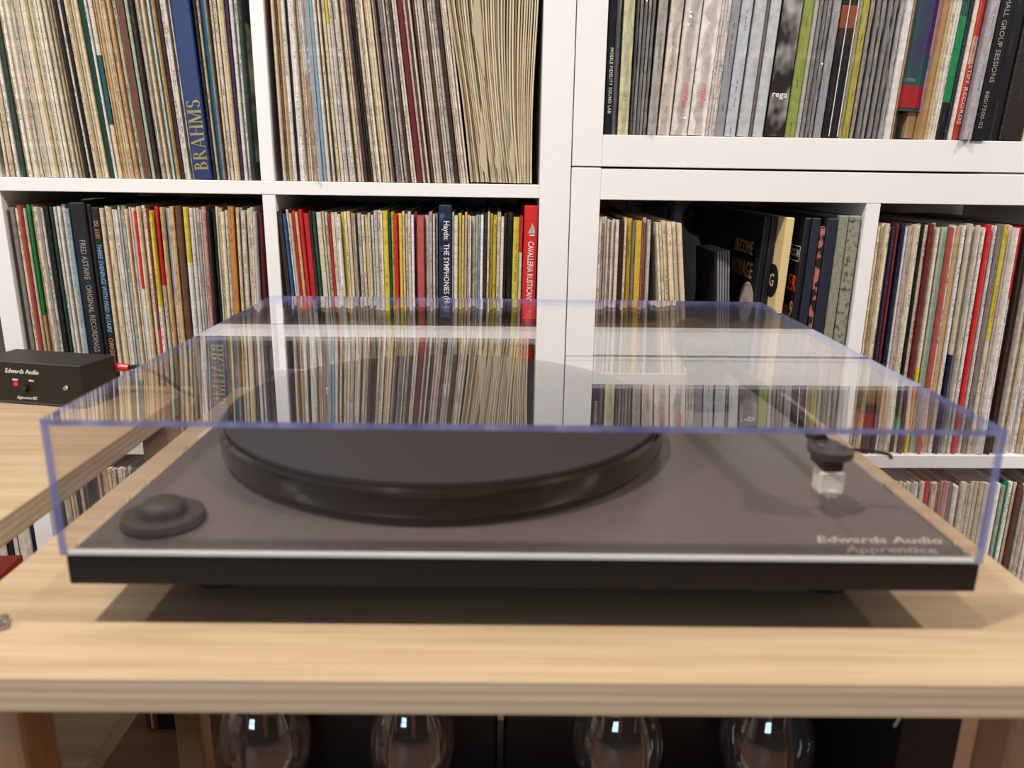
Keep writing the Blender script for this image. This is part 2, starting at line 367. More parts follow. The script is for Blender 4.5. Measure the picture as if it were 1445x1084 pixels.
# ------------------------------------------------------------------ records
PAL = {'cream': 'e6d3b0', 'off-white': 'e6ddce', 'white': 'ece8e2', 'ivory': 'e2d8bd', 'tan': 'cda878', 'pale grey': 'c3bdb5', 'grey': '8e8984', 'pale pink': 'e2ccc0',
       'brown': '6b4636', 'dark brown': '3c2721', 'black': '1c1a1c', 'dark green': '1f4a3c', 'green': '178a52', 'mint': 'a9c3ad', 'teal': '1f5f63', 'sky blue': '8fb4cc', 'blue': '2b5c9a', 'petrol': '1b5c7c',
       'navy': '1d2747', 'red': 'd3262a', 'dark red': '74242a', 'rose': 'b4574f', 'pink': 'e3a5a0', 'yellow': 'dfcb45', 'mustard': 'd9b53f', 'orange': 'cf8a45', 'purple': '3b2348', 'lilac': 'b9adc4', 'olive': '8c9a45'}
def card_mesh(th, h, d, segs, bend=0.0, nz=5, round_=None):
    """one sleeve: spine towards -Y with eased edges, segs = [(share of height from the top, colour name)]"""
    r = min(th*.28, .0012) if round_ is None else round_
    sec = [(-th/2, d), (-th/2, r), (-th/2+r, 0), (th/2-r, 0), (th/2, r), (th/2, d)]
    cuts = sorted({0, 1} | {1-s for s, _ in segs[:-1]} | {i/nz for i in range(nz+1)}) if bend else sorted({0, 1} | {1-s for s, _ in segs[:-1]})
    V, F, C, UV = [], [], [], []
    voff = rnd.uniform(0, 50); blank = rnd.random() < .4; shade = rnd.uniform(.82, 1.06)
    for c in cuts:
        dx = bend*math.sin(math.pi*c)
        V += [(x+dx, y, c*h) for x, y in sec]
    def colat(c):
        for s, n in segs:
            if 1-c <= s: break
        return tuple(x*shade for x in lin(PAL.get(n, n))[:3]) + (1.0,)
    n = len(sec)
    for i in range(len(cuts)-1):
        col = colat((cuts[i]+cuts[i+1])/2)
        for k in range(n):
            j = (k+1) % n
            F.append((i*n+k, i*n+j, (i+1)*n+j, (i+1)*n+k)); C.append(col)
            if k in (1, 2, 3):
                w_ = (th/2-r)*1000; a, b = (10, 10.5) if blank and k == 2 else {1: (30, 31), 2: (-w_, w_), 3: (31, 30)}[k]
                v0, v1 = cuts[i]*h*3.2+voff, cuts[i+1]*h*3.2+voff
                UV += [(a, v0), (b, v0), (b, v1), (a, v1)]
            else: UV += [(99, 0)]*4
    F.append(tuple(range(n))[::-1]); C.append(colat(.01)); UV += [(99, 0)]*n
    t = (len(cuts)-1)*n; F.append(tuple(range(t, t+n))); C.append(colat(.99)); UV += [(99, 0)]*n
    return V, F, C, UV
def card_to_mesh(name, parts):
    V, F, C, UV = [], [], [], []
    for M, (v, f, c, uv) in parts:
        o = len(V); V += [tuple(M @ Vector(p)) for p in v] if M is not None else v
        F += [tuple(i+o for i in q) for q in f]; C += c; UV += uv
    me = bpy.data.meshes.new(name); me.from_pydata(V, [], F)
    ca = me.color_attributes.new('Col', 'FLOAT_COLOR', 'CORNER'); ul = me.uv_layers.new(name='UVMap')
    cols = np.array([c for q, c in zip(F, C) for _ in q], dtype=np.float32).ravel(); ca.data.foreach_set('color', cols)
    ul.data.foreach_set('uv', np.array(UV, dtype=np.float32).ravel())
    me.materials.append(MSLEEVE)
    return me

ORD = ['zeroth', 'first', 'second', 'third', 'fourth', 'fifth', 'sixth', 'seventh', 'eighth', 'ninth', 'tenth', 'eleventh', 'twelfth', 'thirteenth', 'fourteenth', 'fifteenth', 'sixteenth',
       'seventeenth', 'eighteenth', 'nineteenth']
for t_, e_ in (('twent', 'twenty'), ('thirt', 'thirty'), ('fort', 'forty'), ('fift', 'fifty')): ORD += [t_+'ieth'] + [e_+'-'+o_ for o_ in ORD[1:10]]
SLEEVES = []        # every plain sleeve: (visible size, builder data), sorted later: the 300 largest become things
class Bay:
    def __init__(s, U, yref, zfloor, h, lean, where, vis, group):
        s.U, s.yref, s.zf, s.h, s.where, s.vis, s.group = U, yref, zfloor, h, where, vis, group
        s.lean = lean; s.items = []
    def ang(s, px):
        P = s.lean
        if px <= P[0][0]: return P[0][1]
        for (a, b), (c, d) in zip(P, P[1:]):
            if px <= c: return b+(d-b)*(px-a)/(c-a)
        return P[-1][1]
    def place(s, px0, px1, v=0.0):
        """bottom centre, thickness and lean of something seen between two pixels of the reference row"""
        v = v if v > .03 else .004
        (u0, z0), (u1, z1) = s.U.hit(px0, s.yref, v), s.U.hit(px1, s.yref, v)
        a = s.ang((px0+px1)/2); uc, zc = (u0+u1)/2, (z0+z1)/2
        return uc + (zc-Z(s.zf))*math.tan(a), (u1-u0)*math.cos(a), a
    def M(s, px0, px1, v=0.0, twist=0):
        u, th, a = s.place(px0, px1, v)
        lift = abs(math.sin(a))*th/2
        return s.U.M(u, v, Z(s.zf)+lift+.0004, a, twist), th
    def sleeve(s, px0, px1, segs, mark=None, v=None, h=None, bend=0, gap=.93):
        if isinstance(segs, str): segs = [(1, segs)]
        M, th = s.M(px0, px1, rnd.uniform(.001, .013) if v is None else v)
        s.items.append(dict(px=(px0+px1)/2, M=M, th=th*(gap if gap > .94 else rnd.uniform(.76, .9)), segs=segs, mark=mark, h=h or s.h+rnd.uniform(-.004, .003), size=(px1-px0)*s.vis, bend=bend))
    def fill(s, px0, px1, pal, mean=4.1, tops=()):
        if px1-px0 < 2: return
        n = max(1, round((px1-px0)/mean)); w = [rnd.uniform(.55, 1.5) for _ in range(n)]; k = (px1-px0)/sum(w); x = px0
        names, wt = list(pal), list(pal.values())
        for q in w:
            c = rnd.choices(names, wt)[0]; segs = [(1, c)]
            if rnd.random() < .12: segs = [(rnd.uniform(.15, .5), rnd.choice(tops) if tops else c), (1, c)]
            s.sleeve(x, x+q*k, segs, bend=rnd.choice((0, 0, 0, .0002, -.0002)) ); x += q*k
    def zz(s, px, py): return s.U.hit(px, py)[1]-Z(s.zf)
    def spine(s, t, word, px, y0, y1, size, mat, x=0.0, off=.0004, **k):
        """lettering reading down a spine between two pixel rows"""
        za, zb = s.zz(px, y0), s.zz(px, y1)
        me = text_mesh(word, size, **k); xs_ = [v.co.x for v in me.vertices]; sc = (za-zb)/(max(xs_)-min(xs_)); mid = (max(xs_)+min(xs_))/2
        for v in me.vertices: v.co.x = (v.co.x-mid)*sc
        return obj('lettering', me, mat, t, face_M(x, -off, (za+zb)/2, -90))
    def landmark(s, px, name): s.items.append(dict(px=px, mark=name, M=None))
    def done(s):
        it = sorted(s.items, key=lambda d: d['px']); marks = [i for i, d in enumerate(it) if d['mark']]
        for i, d in enumerate(it):
            if d['M'] is None: continue
            cname = d['segs'][0][1] if len(d['segs']) == 1 else None
            if len(d['segs']) > 1: cname = d['segs'][-1][1] + ' record sleeve with ' + d['segs'][0][1] + ' upper spine' if d['segs'][0][1] != d['segs'][-1][1] else d['segs'][0][1]
            look = cname if 'sleeve' in cname else cname + ' record sleeve'
            if d['mark']: d['label'] = d['mark'] + ' ' + s.where if 'bay' not in d['mark'] and 'column' not in d['mark'] and 'low ' not in d['mark'] and len((d['mark']+' '+s.where).split()) <= 16 else d['mark']
            else:
                j = min(marks, key=lambda q: abs(q-i)); k = ORD[abs(i-j)]
                others = [q for q in marks if (q-j)*(i-j) > 0]
                nxt = min(others, key=lambda q: abs(q-j)) if others else None
                A = short(it[j]['mark']); B_ = ' towards ' + short(it[nxt]['mark']) if nxt is not None else ''
                lk = look.replace(' record sleeve with', ' sleeve with')
                cand = [look + ', ' + k + ' from ' + A + B_, lk.replace(' record', '') + ', ' + k + ' from ' + A + B_, look.split(' record')[0] + ' sleeve, ' + k + ' from ' + A + B_,
                        look.split(' record')[0] + ' sleeve, ' + k + ' from ' + A + ' ' + s.where, look.split(' record')[0] + ' sleeve, ' + k + ' from ' + A]
                d['label'] = next((c for c in cand if len(c.split()) <= 16 and c not in LABELS), cand[-1])
                LABELS.add(d['label'])
            d['group'] = s.group; SLEEVES.append(d)
LABELS = set()
def short(mk):
    m = mk.replace(' record sleeve', '')
    for w in (' beside ', ' standing ', ' among ', ' by the ', ' against ', ' at the ', ' near ', ' nearest ', ' low ', ' in the ', ' in clear ', ' edged', ' with scuffed', ' with pale ', ' with a row', ' with white script', ' with a torn', ' with red print', ' plastic-covered', ' film-wrapped'):
        m = m.split(w)[0]
    return ('the ' + m).replace(' with a ', ' ').replace('upper spine', 'top')
CREAMS = {'cream': 6, 'off-white': 5, 'ivory': 4, 'white': 3, 'tan': 1.5, 'pale grey': 1.5, 'pale pink': 1.6, 'brown': .35, 'dark brown': .3, 'black': .15, 'grey': .35}
WHITES = {'white': 5, 'off-white': 5, 'cream': 3.2, 'ivory': 2, 'pale grey': 1.2, 'black': .5, 'tan': .8, 'dark brown': .4, 'yellow': .25, 'dark red': .2, 'grey': .4, 'pale pink': .8}
TOPS = ('yellow', 'red', 'black', 'yellow', 'sky blue')

# --- boxes
def box_set(bay, px0, px1, mat, label, h=None, d=.3, v=.004, cat='box set', name='box_set', bev=.0016, group=None, gap=.94):
    M, th = bay.M(px0, px1, v); th *= gap
    t = thing(name, label, cat, M, group)
    obj('case', bx(-th/2, th/2, 0, d, 0, h or bay.h+.004, bev, 2), mat, t)
    return t, th
MNAVY = plain('navy_cloth', '1f2d5c', .35, var=.05); MNAVYD = plain('dark_navy_card', '1c2233', .55, var=.08, scale=150)
MBOXBLK = plain('black_card', '17181c', .45, var=.08, scale=120); MBOXRED = plain('red_card', 'd22a26', .35, var=.03)
MCREAMB = plain('cream_card', 'dcc48c', .55, var=.05); MCLOTH = speckle('grey_cloth', '8f8e7c', '77766a', 300, .4, .65, .85)
MCLOTHW = speckle('worn_grey_cloth', '8f8e7c', '4c4538', 160, .5, .66, .85)
MMARBLE = speckle('marbled_paper', '1d1718', 'b0665c', 55, .48, .54, .5, 2)
MCHIP = speckle('chipped_black_card', '15161b', 'b9b2a4', 70, .66, .7, .5, 3)
MGOLD = plain('gold_foil', 'd9c274', .3, metal=.4, var=.03); MINKW = plain('white_ink', 'e8e4dc', .5, var=.02); MINKG = plain('grey_ink', 'a09a90', .5, var=.02)
MINKR = plain('red_ink', 'd8574f', .5, var=.02); MINKO = plain('orange_ink', 'e2552f', .5, var=.02); MINKT = plain('tan_ink', 'c98a5a', .5, var=.02); MINKB = plain('blue_ink', '7fb0d6', .5, var=.02)

def serif_word(word, hgt, mat, parent, M):
    """BRAHMS in roman capitals: thick and thin strokes with serifs"""
    bm = bmesh.new(); x = 0; s = hgt; T, t = .17*s, .055*s
    def q(pts):
        a = [bm.verts.new((p[0], p[1], .0002)) for p in pts]; f = bm.faces.new(a)
    def bar(x0, y0, x1, y1): q(((x0, y0), (x1, y0), (x1, y1), (x0, y1)))
    def stem(xc, w=T, ser=True, lo=0, hi=None):
        hi = s if hi is None else hi; bar(xc-w/2, lo, xc+w/2, hi)
        if ser: bar(xc-w/2-.08*s, lo, xc+w/2+.08*s, lo+t*.8); bar(xc-w/2-.08*s, hi-t*.8, xc+w/2+.08*s, hi)
    def arc(cx, cy, rx, ry, a0, a1, n=12, w0=t, w1=T):
        P = []
        for i in range(n+1):
            a = R(a0+(a1-a0)*i/n); w = w0+(w1-w0)*abs(math.cos(a))
            P.append(((cx+rx*math.cos(a), cy+ry*math.sin(a)), (cx+(rx-w)*math.cos(a), cy+(ry-min(w, t*1.2))*math.sin(a))))
        for a, b in zip(P, P[1:]): q((a[0], b[0], b[1], a[1]))
    def diag(x0, y0, x1, y1, w): q(((x0-w/2, y0), (x0+w/2, y0), (x1+w/2, y1), (x1-w/2, y1)))
    for c in word:
        if c == 'B': stem(x+.12*s); arc(x+.2*s, .77*s, .3*s, .23*s, -90, 90); arc(x+.2*s, .28*s, .37*s, .28*s, -90, 90); x += .72*s
        elif c == 'R': stem(x+.12*s); arc(x+.2*s, .75*s, .32*s, .25*s, -90, 90); diag(x+.66*s, 0, x+.32*s, .52*s, T); x += .82*s
        elif c == 'A': diag(x+.08*s, 0, x+.38*s, s, t*1.2); diag(x+.68*s, 0, x+.38*s, s, T); bar(x+.2*s, .3*s, x+.58*s, .3*s+t); bar(x-.03*s, 0, x+.2*s, t*.8); bar(x+.54*s, 0, x+.84*s, t*.8); x += .86*s
        elif c == 'H': stem(x+.14*s); stem(x+.66*s); bar(x+.14*s, .48*s, x+.66*s, .48*s+t); x += .88*s
        elif c == 'M': stem(x+.12*s, t*1.2); stem(x+.84*s); diag(x+.48*s, .02*s, x+.14*s, s, T); diag(x+.48*s, .02*s, x+.8*s, s, t*1.2); x += 1.06*s
        elif c == 'S': arc(x+.3*s, .745*s, .26*s, .255*s, 20, 272); arc(x+.3*s, .275*s, .29*s, .275*s, -160, 92); x += .62*s
    for v in bm.verts: v.co.x -= x/2; v.co.y -= s/2
    bmesh.ops.solidify(bm, geom=bm.faces[:], thickness=-.0001)
    o = obj('lettering', bm, mat, parent, M); o['label'] = 'pale gold roman capitals'
    return o

# ================= upper bay with the wide navy box
b = Bay(UL_, 200, S0, .3135, [(0, .012), (60, .05), (120, .068), (260, .055), (320, .03), (362, .006)], 'in the upper bay', 235, 'records in the bay with the navy box')
b.fill(-5, 12, CREAMS, 4); b.sleeve(12, 16, 'dark brown', 'dark brown record sleeve near the shelf end'); b.fill(16, 24, WHITES)
b.sleeve(24, 28, 'dark green'); b.fill(28, 108, CREAMS, 4.2)
b.sleeve(108, 113, [(.5, 'navy'), (1, 'black')], 'worn navy and black record sleeve'); b.sleeve(113, 116, 'black')
b.fill(116, 141, CREAMS, 4.3)
b.sleeve(141, 151, 'dark green', 'broad dark green record sleeve', gap=.95); b.sleeve(151, 154, 'white'); b.sleeve(154, 161, [(.55, 'off-white'), (.8, 'teal'), (1, 'cream')], 'torn cream record sleeve with a teal patch')
b.fill(161, 196, {'cream': 5, 'tan': 2, 'ivory': 3}, 4)
b.sleeve(196, 206, 'brown', 'brown painted-cover record sleeve', v=.003); b.sleeve(206, 211, 'mint', 'mint green record sleeve')
b.fill(211, 240, CREAMS, 4); b.sleeve(240, 243, 'teal'); b.fill(243, 264, WHITES, 4)
t, th = box_set(b, 265.5, 293.5, MNAVY, 'wide navy box set with pale gold roman capitals reading up its spine', h=.322)
serif_word('BRAHMS', .0165, MGOLD, t, face_M(0, -.0004, .052, 90))
obj('ornament', tube(bmesh.new(), spline([(-.003, 0, .004), (.004, 0, .010), (.006, 0, .016), (.001, 0, .017), (-.002, 0, .011), (.003, 0, .005), (.007, 0, .004)], 5), .0004, 5), MGOLD, t, Matrix.Translation((0, -.0003, .222)))
b.landmark(279, 'wide navy box')
b.sleeve(294, 298, 'black'); b.sleeve(298, 301.5, 'cream'); b.sleeve(301.5, 310, 'petrol', 'petrol blue record sleeve', gap=.95)
b.fill(310, 333, CREAMS, 3.9); b.sleeve(333, 338, 'purple', 'dark purple record sleeve'); b.sleeve(338, 344, 'white'); 
b.sleeve(344, 349, 'white', 'plain white record sleeve beside the landscape cover'); b.done()
# last sleeve of the bay, its cover in view
M, th = b.M(349.5, 355, .005)
t = thing('record_sleeve', 'dark green record sleeve with a landscape picture on its cover, against the divider', 'record', M, 'records in the bay with the navy box')
obj('card', card_to_mesh('card', [(None, card_mesh(th*.9, .313, .31, [(1, '22352f')]))]), None, t)
MLAND = speckle('landscape_print', '5b6a54', 'c0bfa0', 9, .42, .6, .5, 5, (1, 1, 3))
obj('picture', bx(th*.45, th*.45+.0003, .012, .26, .022, .182), MLAND, t)['label'] = 'printed landscape with pale border'

# ================= upper bay with paper sleeves
b = Bay(UL_, 200, S0, .3135, [(385, .006), (440, .03), (500, .07), (580, .1), (660, .115), (700, .06), (755, .0)], 'in the upper bay of paper sleeves', 250, 'records in the bay with paper sleeves')
b.sleeve(392.5, 396, [(.45, 'dark red'), (1, 'purple')], 'thin red and purple record sleeve'); b.fill(396, 410, {'tan': 3, 'cream': 3, 'ivory': 1}, 4)
b.fill(410, 436, WHITES, 3.8); b.sleeve(436, 441, [(.6, 'white'), (1, 'orange')])
b.sleeve(442.5, 450.5, 'pale grey', 'broad pale grey record sleeve in clear film', gap=.95, v=.012); b.sleeve(452, 458, 'sky blue', 'sky blue record sleeve beside clear film')
b.fill(458, 508, CREAMS, 3.9, TOPS); b.sleeve(508, 513, 'dark brown', 'dark brown record sleeve among cream ones'); b.sleeve(513, 516, 'black')
b.fill(516, 556, CREAMS, 4); b.sleeve(556, 561, 'grey', 'dark grey record sleeve'); b.fill(561, 581, WHITES, 4)
b.sleeve(581, 590, 'dark red', 'broad dark red record sleeve', gap=.95); b.sleeve(590, 594, 'pale pink'); b.fill(594, 655, {'pale pink': 3, 'off-white': 4, 'lilac': 1, 'cream': 3, 'pale grey': 2, 'brown': .8, 'dark brown': .5}, 3.9)
b.landmark(660, 'paper sleeves'); b.done()
t, = [thing('plastic_sleeve', 'clear crinkled plastic outer sleeve around a broad pale grey record', 'plastic sleeve', b.M(440, 452.5, -.001)[0])]
def film_mesh(th, h, d, wav=.0025, sag=.004):
    bm = bmesh.new(); n = 22; rows = []
    for i in range(n+1):
        z = h*i/n; w = th/2+.0002; fy = -abs(rnd.gauss(0, wav)) - .0005; fx = rnd.uniform(-w*.6, w*.6)
        rows.append([bm.verts.new(p) for p in ((-w, d, z), (-w, .004, z), (fx*.6-w*.3, fy, z), (fx*.4+w*.4, fy*.5-.0004, z), (w, .004, z), (w, d, z))])
    for a, b_ in zip(rows, rows[1:]):
        for k in range(5): bm.faces.new((a[k], a[k+1], b_[k+1], b_[k]))
    bm.faces.new(rows[0][::-1])
    return bm
obj('film', film_mesh(.0082, .316, .3), MFILM, t)
# loose discs in paper sleeves
GP = 'discs in paper sleeves leaning together'
x = 655.0; k = 0
while x < 753:
    w = rnd.uniform(2.3, 3.7); px = x + w/2; x += w
    if x > 760: break
    M, th = b.M(px-w/2, px+w/2, rnd.uniform(.002, .012)); th = max(th*.84, .0015); M = Matrix.Translation((0, 0, .0012)) @ M
    amp = .0028+rnd.uniform(-.0003, .0003); ph = .4+k*.1+rnd.uniform(-.12, .12); n = 12; curl = rnd.uniform(.002, .004)
    bm = bmesh.new(); rows = []
    for i in range(n+1):
        c = i/n; z = c*.307; dx = amp*math.sin(ph+c*5) ; dy = .008*math.sin(ph*2+c*3)*.4
        low = max(0, 1-c*5)
        dx += curl*low*math.sin(ph); wd = th*(1+.25*low)
        if i == 0: dy += .006
        rows.append([bm.verts.new(p) for p in ((dx-wd/2, .3, z), (dx-wd/2, .002+dy, z), (dx, dy-.001, z), (dx+wd/2, .002+dy, z), (dx+wd/2, .3, z))])
    for a, c_ in zip(rows, rows[1:]):
        for q in range(5): bm.faces.new((a[q], a[(q+1) % 5], c_[(q+1) % 5], c_[q]))
    bm.faces.new(rows[0][::-1]); bm.faces.new(rows[-1])
    k += 1
    t = thing('paper_sleeve', ('cream' if k % 4 else 'greyish white') + ' crumpled paper disc sleeve, ' + ORD[k] + ' along from the card record sleeves', 'paper sleeve', M, GP)
    obj('paper', bm, MPAPER if k % 4 else MPAPERG, t)
    if k in (10, 12, 17, 22, 24):     # a dog-eared flap standing out of the opening
        f = bmesh.new(); zt, zl, wd = (.19, .12, .011) if k == 12 else (rnd.uniform(.05, .10), 0.004, rnd.uniform(.005, .009))
        top = zt+.06 if k == 12 else zt
        P = [(-.001, -.004, top), (-wd, -.006, (zt+zl)/2+.02 if k == 12 else zl+.02), (.001, -.005, zl), (.002, -.001, (top+zl)/2)]
        a = [f.verts.new(p) for p in P]; f.faces.new((a[0], a[1], a[2])); f.faces.new((a[0], a[2], a[3]))
        bmesh.ops.solidify(f, geom=f.faces[:], thickness=.0003)
        obj('flap', f, MPAPER, t)

# ================= bay with the black boxes (below)
b = Bay(UL_, 406, S1, .3085, [(0, .0), (100, .01), (200, .0), (360, -.02)], 'beside the black boxes', 170, 'records in the bay with black boxes')
b.sleeve(28, 36, 'grey', 'grey plastic-covered record sleeve at the shelf end', gap=.85); b.fill(36, 42, WHITES); b.sleeve(42, 46.5, 'rose'); b.sleeve(46.5, 50, 'cream')
b.sleeve(50, 55, [(.45, 'green'), (1, 'tan')], 'green and tan record sleeve'); b.sleeve(55, 59, 'tan'); b.sleeve(59, 64.5, [(.3, 'orange'), (1, 'brown')], 'brown record sleeve with an orange top')
b.fill(64.5, 74, WHITES); b.sleeve(74, 82, 'black', 'broad black record sleeve among white ones'); b.sleeve(82, 86, 'dark green'); b.fill(86, 108, WHITES, 4.2, ('blue', 'red')); b.sleeve(108, 112, 'sky blue', 'sky blue edged record sleeve')
t, th = box_set(b, 112.5, 135, MBOXBLK, 'black box set with grey capitals reading down its spine, behind the phono box', h=.314)
b.spine(t, 'FRED ASTAIRE · ORIGINAL RECORDINGS', 124, 340, 498, .0098, MINKG, .001)
b.landmark(124, 'grey-lettered black box')
t, th = box_set(b, 135, 141, MCHIP, 'thin black box set with a white-chipped spine between two lettered black boxes', h=.312, v=.006)
t, th = box_set(b, 141, 152, MBOXBLK, 'black box set with orange and blue italic lettering down its spine', h=.3085, v=.005)
b.spine(t, 'SSL 5181 ·', 144, 312, 342, .0078, MINKT, 0, shear=.15)
b.spine(t, 'THREE EVENINGS WITH FRED ASTAIRE', 146, 346, 471, .0078, MINKB, 0, shear=.15)
b.spine(t, '· ORIGINAL', 148, 474, 518, .0078, MINKT, 0, shear=.15)
b.landmark(147, 'orange-lettered black box')
M0, _ = b.M(134, 139, .01)
t = thing('paper_scrap', 'torn brown card scrap lying across the top of the black boxes', 'paper scrap', UL_.M(b.place(134, 139)[0]-.003, .012, Z(S1)+.3172, .12))
obj('scrap', bx(-.008, .009, 0, .03, 0, .0015, .0004), plain('brown_card', 'b99468', .7), t)
b.sleeve(152, 157, 'cream', 'cream record sleeve with a row of dots'); b.fill(157, 178, WHITES, 4); b.sleeve(178, 182, 'sky blue', 'pale blue record sleeve'); b.fill(182, 200, WHITES, 4)
b.sleeve(200, 205, [(.32, 'red'), (1, 'off-white')], 'off-white record sleeve with a red top'); b.fill(205, 217, WHITES, 4); b.sleeve(217, 221, [(.5, 'dark red'), (1, 'red')], 'deep red record sleeve'); b.sleeve(221, 225, [(.4, 'yellow'), (1, 'white')])
b.sleeve(225, 231, [(.32, 'red'), (1, 'off-white')], 'second off-white record sleeve with a red top'); b.fill(231, 257, WHITES, 4, TOPS)
b.sleeve(257, 264.5, 'brown', 'broad grey-brown record sleeve', gap=.95); b.fill(264.5, 289, CREAMS, 4, TOPS); b.sleeve(289, 296, 'pink', 'pink record sleeve'); b.fill(296, 303, WHITES); b.sleeve(303, 310, 'black', 'black record sleeve by the pink one')
b.fill(310, 327, CREAMS, 4.2); b.sleeve(327, 335, 'orange', 'broad orange record sleeve', gap=.95); b.sleeve(335, 338, 'dark brown'); b.fill(338, 362, WHITES, 4, ('olive', 'red')); b.sleeve(362, 366, 'pale grey', 'pale grey film-wrapped record sleeve', v=.001)
b.sleeve(366, 372, [(.4, 'dark red'), (1, 'dark brown')], 'dark red record sleeve against the divider'); b.done()

# ================= bay with the red box
b = Bay(UL_, 379, S1, .3065, [(398, .055), (460, .04), (560, .0), (640, -.01), (756, -.015)], 'in the bay of the red box', 145, 'records in the bay with the red box')
b.sleeve(401, 406.5, 'dark brown', 'dark brown record sleeve against the divider'); b.sleeve(406.5, 410, 'blue', 'thin blue record sleeve'); b.fill(410, 418, WHITES, 4); b.sleeve(418, 423, [(.38, 'red'), (1, 'white')], 'white record sleeve with a short red top')
b.fill(423, 427, WHITES); b.sleeve(427, 433.5, [(.36, 'red'), (1, 'white')], 'white record sleeve with a bold red top'); b.sleeve(433.5, 442, [(.36, 'red'), (1, 'white')], 'broad white record sleeve with a red top', gap=.95)
b.sleeve(442, 447, [(.55, 'black'), (.8, 'dark red'), (1, 'navy')], 'black, red and navy record sleeve'); b.sleeve(447, 451, 'dark green'); b.sleeve(451, 459, 'ivory', 'broad pale yellow record sleeve'); b.fill(459, 467, WHITES, 4); b.sleeve(467, 471, 'red', 'thin bright red record sleeve')
b.fill(471, 484, WHITES, 3.6); b.sleeve(484, 489, [(.45, 'yellow'), (1, 'white')], 'white record sleeve with a long yellow top'); b.fill(489, 529, WHITES, 3.9, ('black', 'sky blue'))
b.sleeve(529, 534.5, [(.52, 'white'), (.58, 'red'), (.64, 'blue'), (1, 'white')], 'white record sleeve with a red and blue patch'); b.fill(534.5, 542, WHITES); b.sleeve(542, 549, [(.7, 'yellow'), (1, 'white')], 'record sleeve with a yellow spine', gap=.95)
b.sleeve(549, 553, 'teal'); b.sleeve(553, 557, [(.65, 'yellow'), (1, 'white')], 'narrow record sleeve with a yellow spine'); b.sleeve(557, 562, [(.36, 'red'), (1, 'ivory')], 'ivory record sleeve with a red top'); b.sleeve(562, 568.5, [(.68, 'yellow'), (1, 'white')], 'broad record sleeve with a yellow spine'); b.fill(568.5, 585, WHITES, 4)
b.sleeve(585, 589, 'dark red'); b.sleeve(589, 599, 'rose', 'broad rose record sleeve', gap=.95); b.sleeve(599, 606, 'pale pink', 'pale pink record sleeve'); b.fill(606, 617.5, WHITES, 4)
MHAYDN = speckle('navy_picture_card', '121b30', '39618e', 60, .55, .68, .35, 3)
t, th = box_set(b, 618.5, 637.5, MNAVYD, 'dark navy box set with white lettering and a blue picture on its spine', h=.317)
obj('picture', bx(-th*.4, th*.28, -.0004, 0, .245, .312), MHAYDN, t)['label'] = 'mottled blue picture'
b.spine(t, 'Haydn:', 628, 313, 340, .0105, MINKW, .0015, .0006, bold=.0001)
b.spine(t, 'THE SYMPHONIES (78-81', 628, 345, 440, .0098, MINKW, .0015, .0006, bold=.0001)
b.landmark(628, 'navy box'); b.fill(637.5, 646, WHITES); b.sleeve(646, 651, [(.62, 'yellow'), (1, 'white')], 'yellow-topped record sleeve nearest the navy box'); b.fill(651, 690, WHITES, 4, TOPS); b.sleeve(690, 694.5, [(.55, 'yellow'), (1, 'white')], 'white record sleeve half yellow')
b.sleeve(694.5, 700.5, [(.65, 'yellow'), (1, 'white')], 'broad white record sleeve mostly yellow'); b.fill(700.5, 710, WHITES); b.sleeve(710, 714, 'dark brown'); b.sleeve(714, 723, 'black', 'broad black record sleeve by the red box'); b.sleeve(723, 732, 'yellow', 'broad yellow record sleeve by the red box', gap=.95); b.sleeve(732, 736, [(.15, 'red'), (1, 'off-white')])
t, th = box_set(b, 737, 757, MBOXRED, 'bright red box set with white capitals reading down its spine', h=.3175)
b.spine(t, 'CAVALLERIA RUSTICANA', 747, 342, 429, .0104, MINKW, .0005, bold=.0001)
b.spine(t, '/ I PAGLIACCI', 747, 431, 476, .0104, MINKW, .0005)
f = bmesh.new(); a = [f.verts.new((x_, 0, z_)) for x_, z_ in ((-.005, -.006), (.005, -.006), (.004, .001), (.0005, .007), (-.001, .001))]; f.faces.new(a); bmesh.ops.solidify(f, geom=f.faces[:], thickness=.0002)
box(f, -.002, .0042, -.0003, 0, -.0092, -.0075); obj('emblem', f, MINKW, t, Matrix.Translation((.001, -.0005, .289)))
b.landmark(747, 'red box'); b.done()

# ================= wide upper bay with plastic sleeves
b = Bay(UR_, 150, .0437, .3145, [(855, .002), (890, -.01), (940, -.05), (975, -.06), (1050, -.056), (1110, -.05), (1200, -.045), (1260, -.043), (1300, -.055), (1390, -.055), (1470, -.052)], 'in the wide bay', 185, 'records in the wide bay')
GW = 'records in the wide bay'
def wide(px0, px1, c, label, film=False, h=None, v=.004, gap=.93, segs=None, group=GW):
    M, th = b.M(px0, px1, v); th *= gap
    t = thing('record_sleeve', label, 'record', M, group)
    obj('card', card_to_mesh('card', [(None, card_mesh(th, h or .3145, .31, segs or [(1, c)]))]), None, t)
    if film: obj('plastic_cover', film_mesh(th, (h or .3145)+.002, .3, film), MPLASTIC, t)
    return t, th
t, th = wide(854.5, 864, '131217', 'black record sleeve with small white capitals, against the unit side', v=.006); b.spine(t, 'MOBILE FIDELITY SOUND LAB', 860, 67, 160, .0056, MINKW, .0008, spacing=1.15)
t, th = wide(864, 872.5, '4a4a52', 'charcoal record sleeve in clear film beside the black one', .0016, v=.008)
t, th = wide(873, 889, 'd6cf9e', 'pale straw box in crinkled clear film', .003, v=.004, gap=.9); letter(t, 'Gil E', .0062, MINKG, face_M(.001, -.0004, .045, -90))
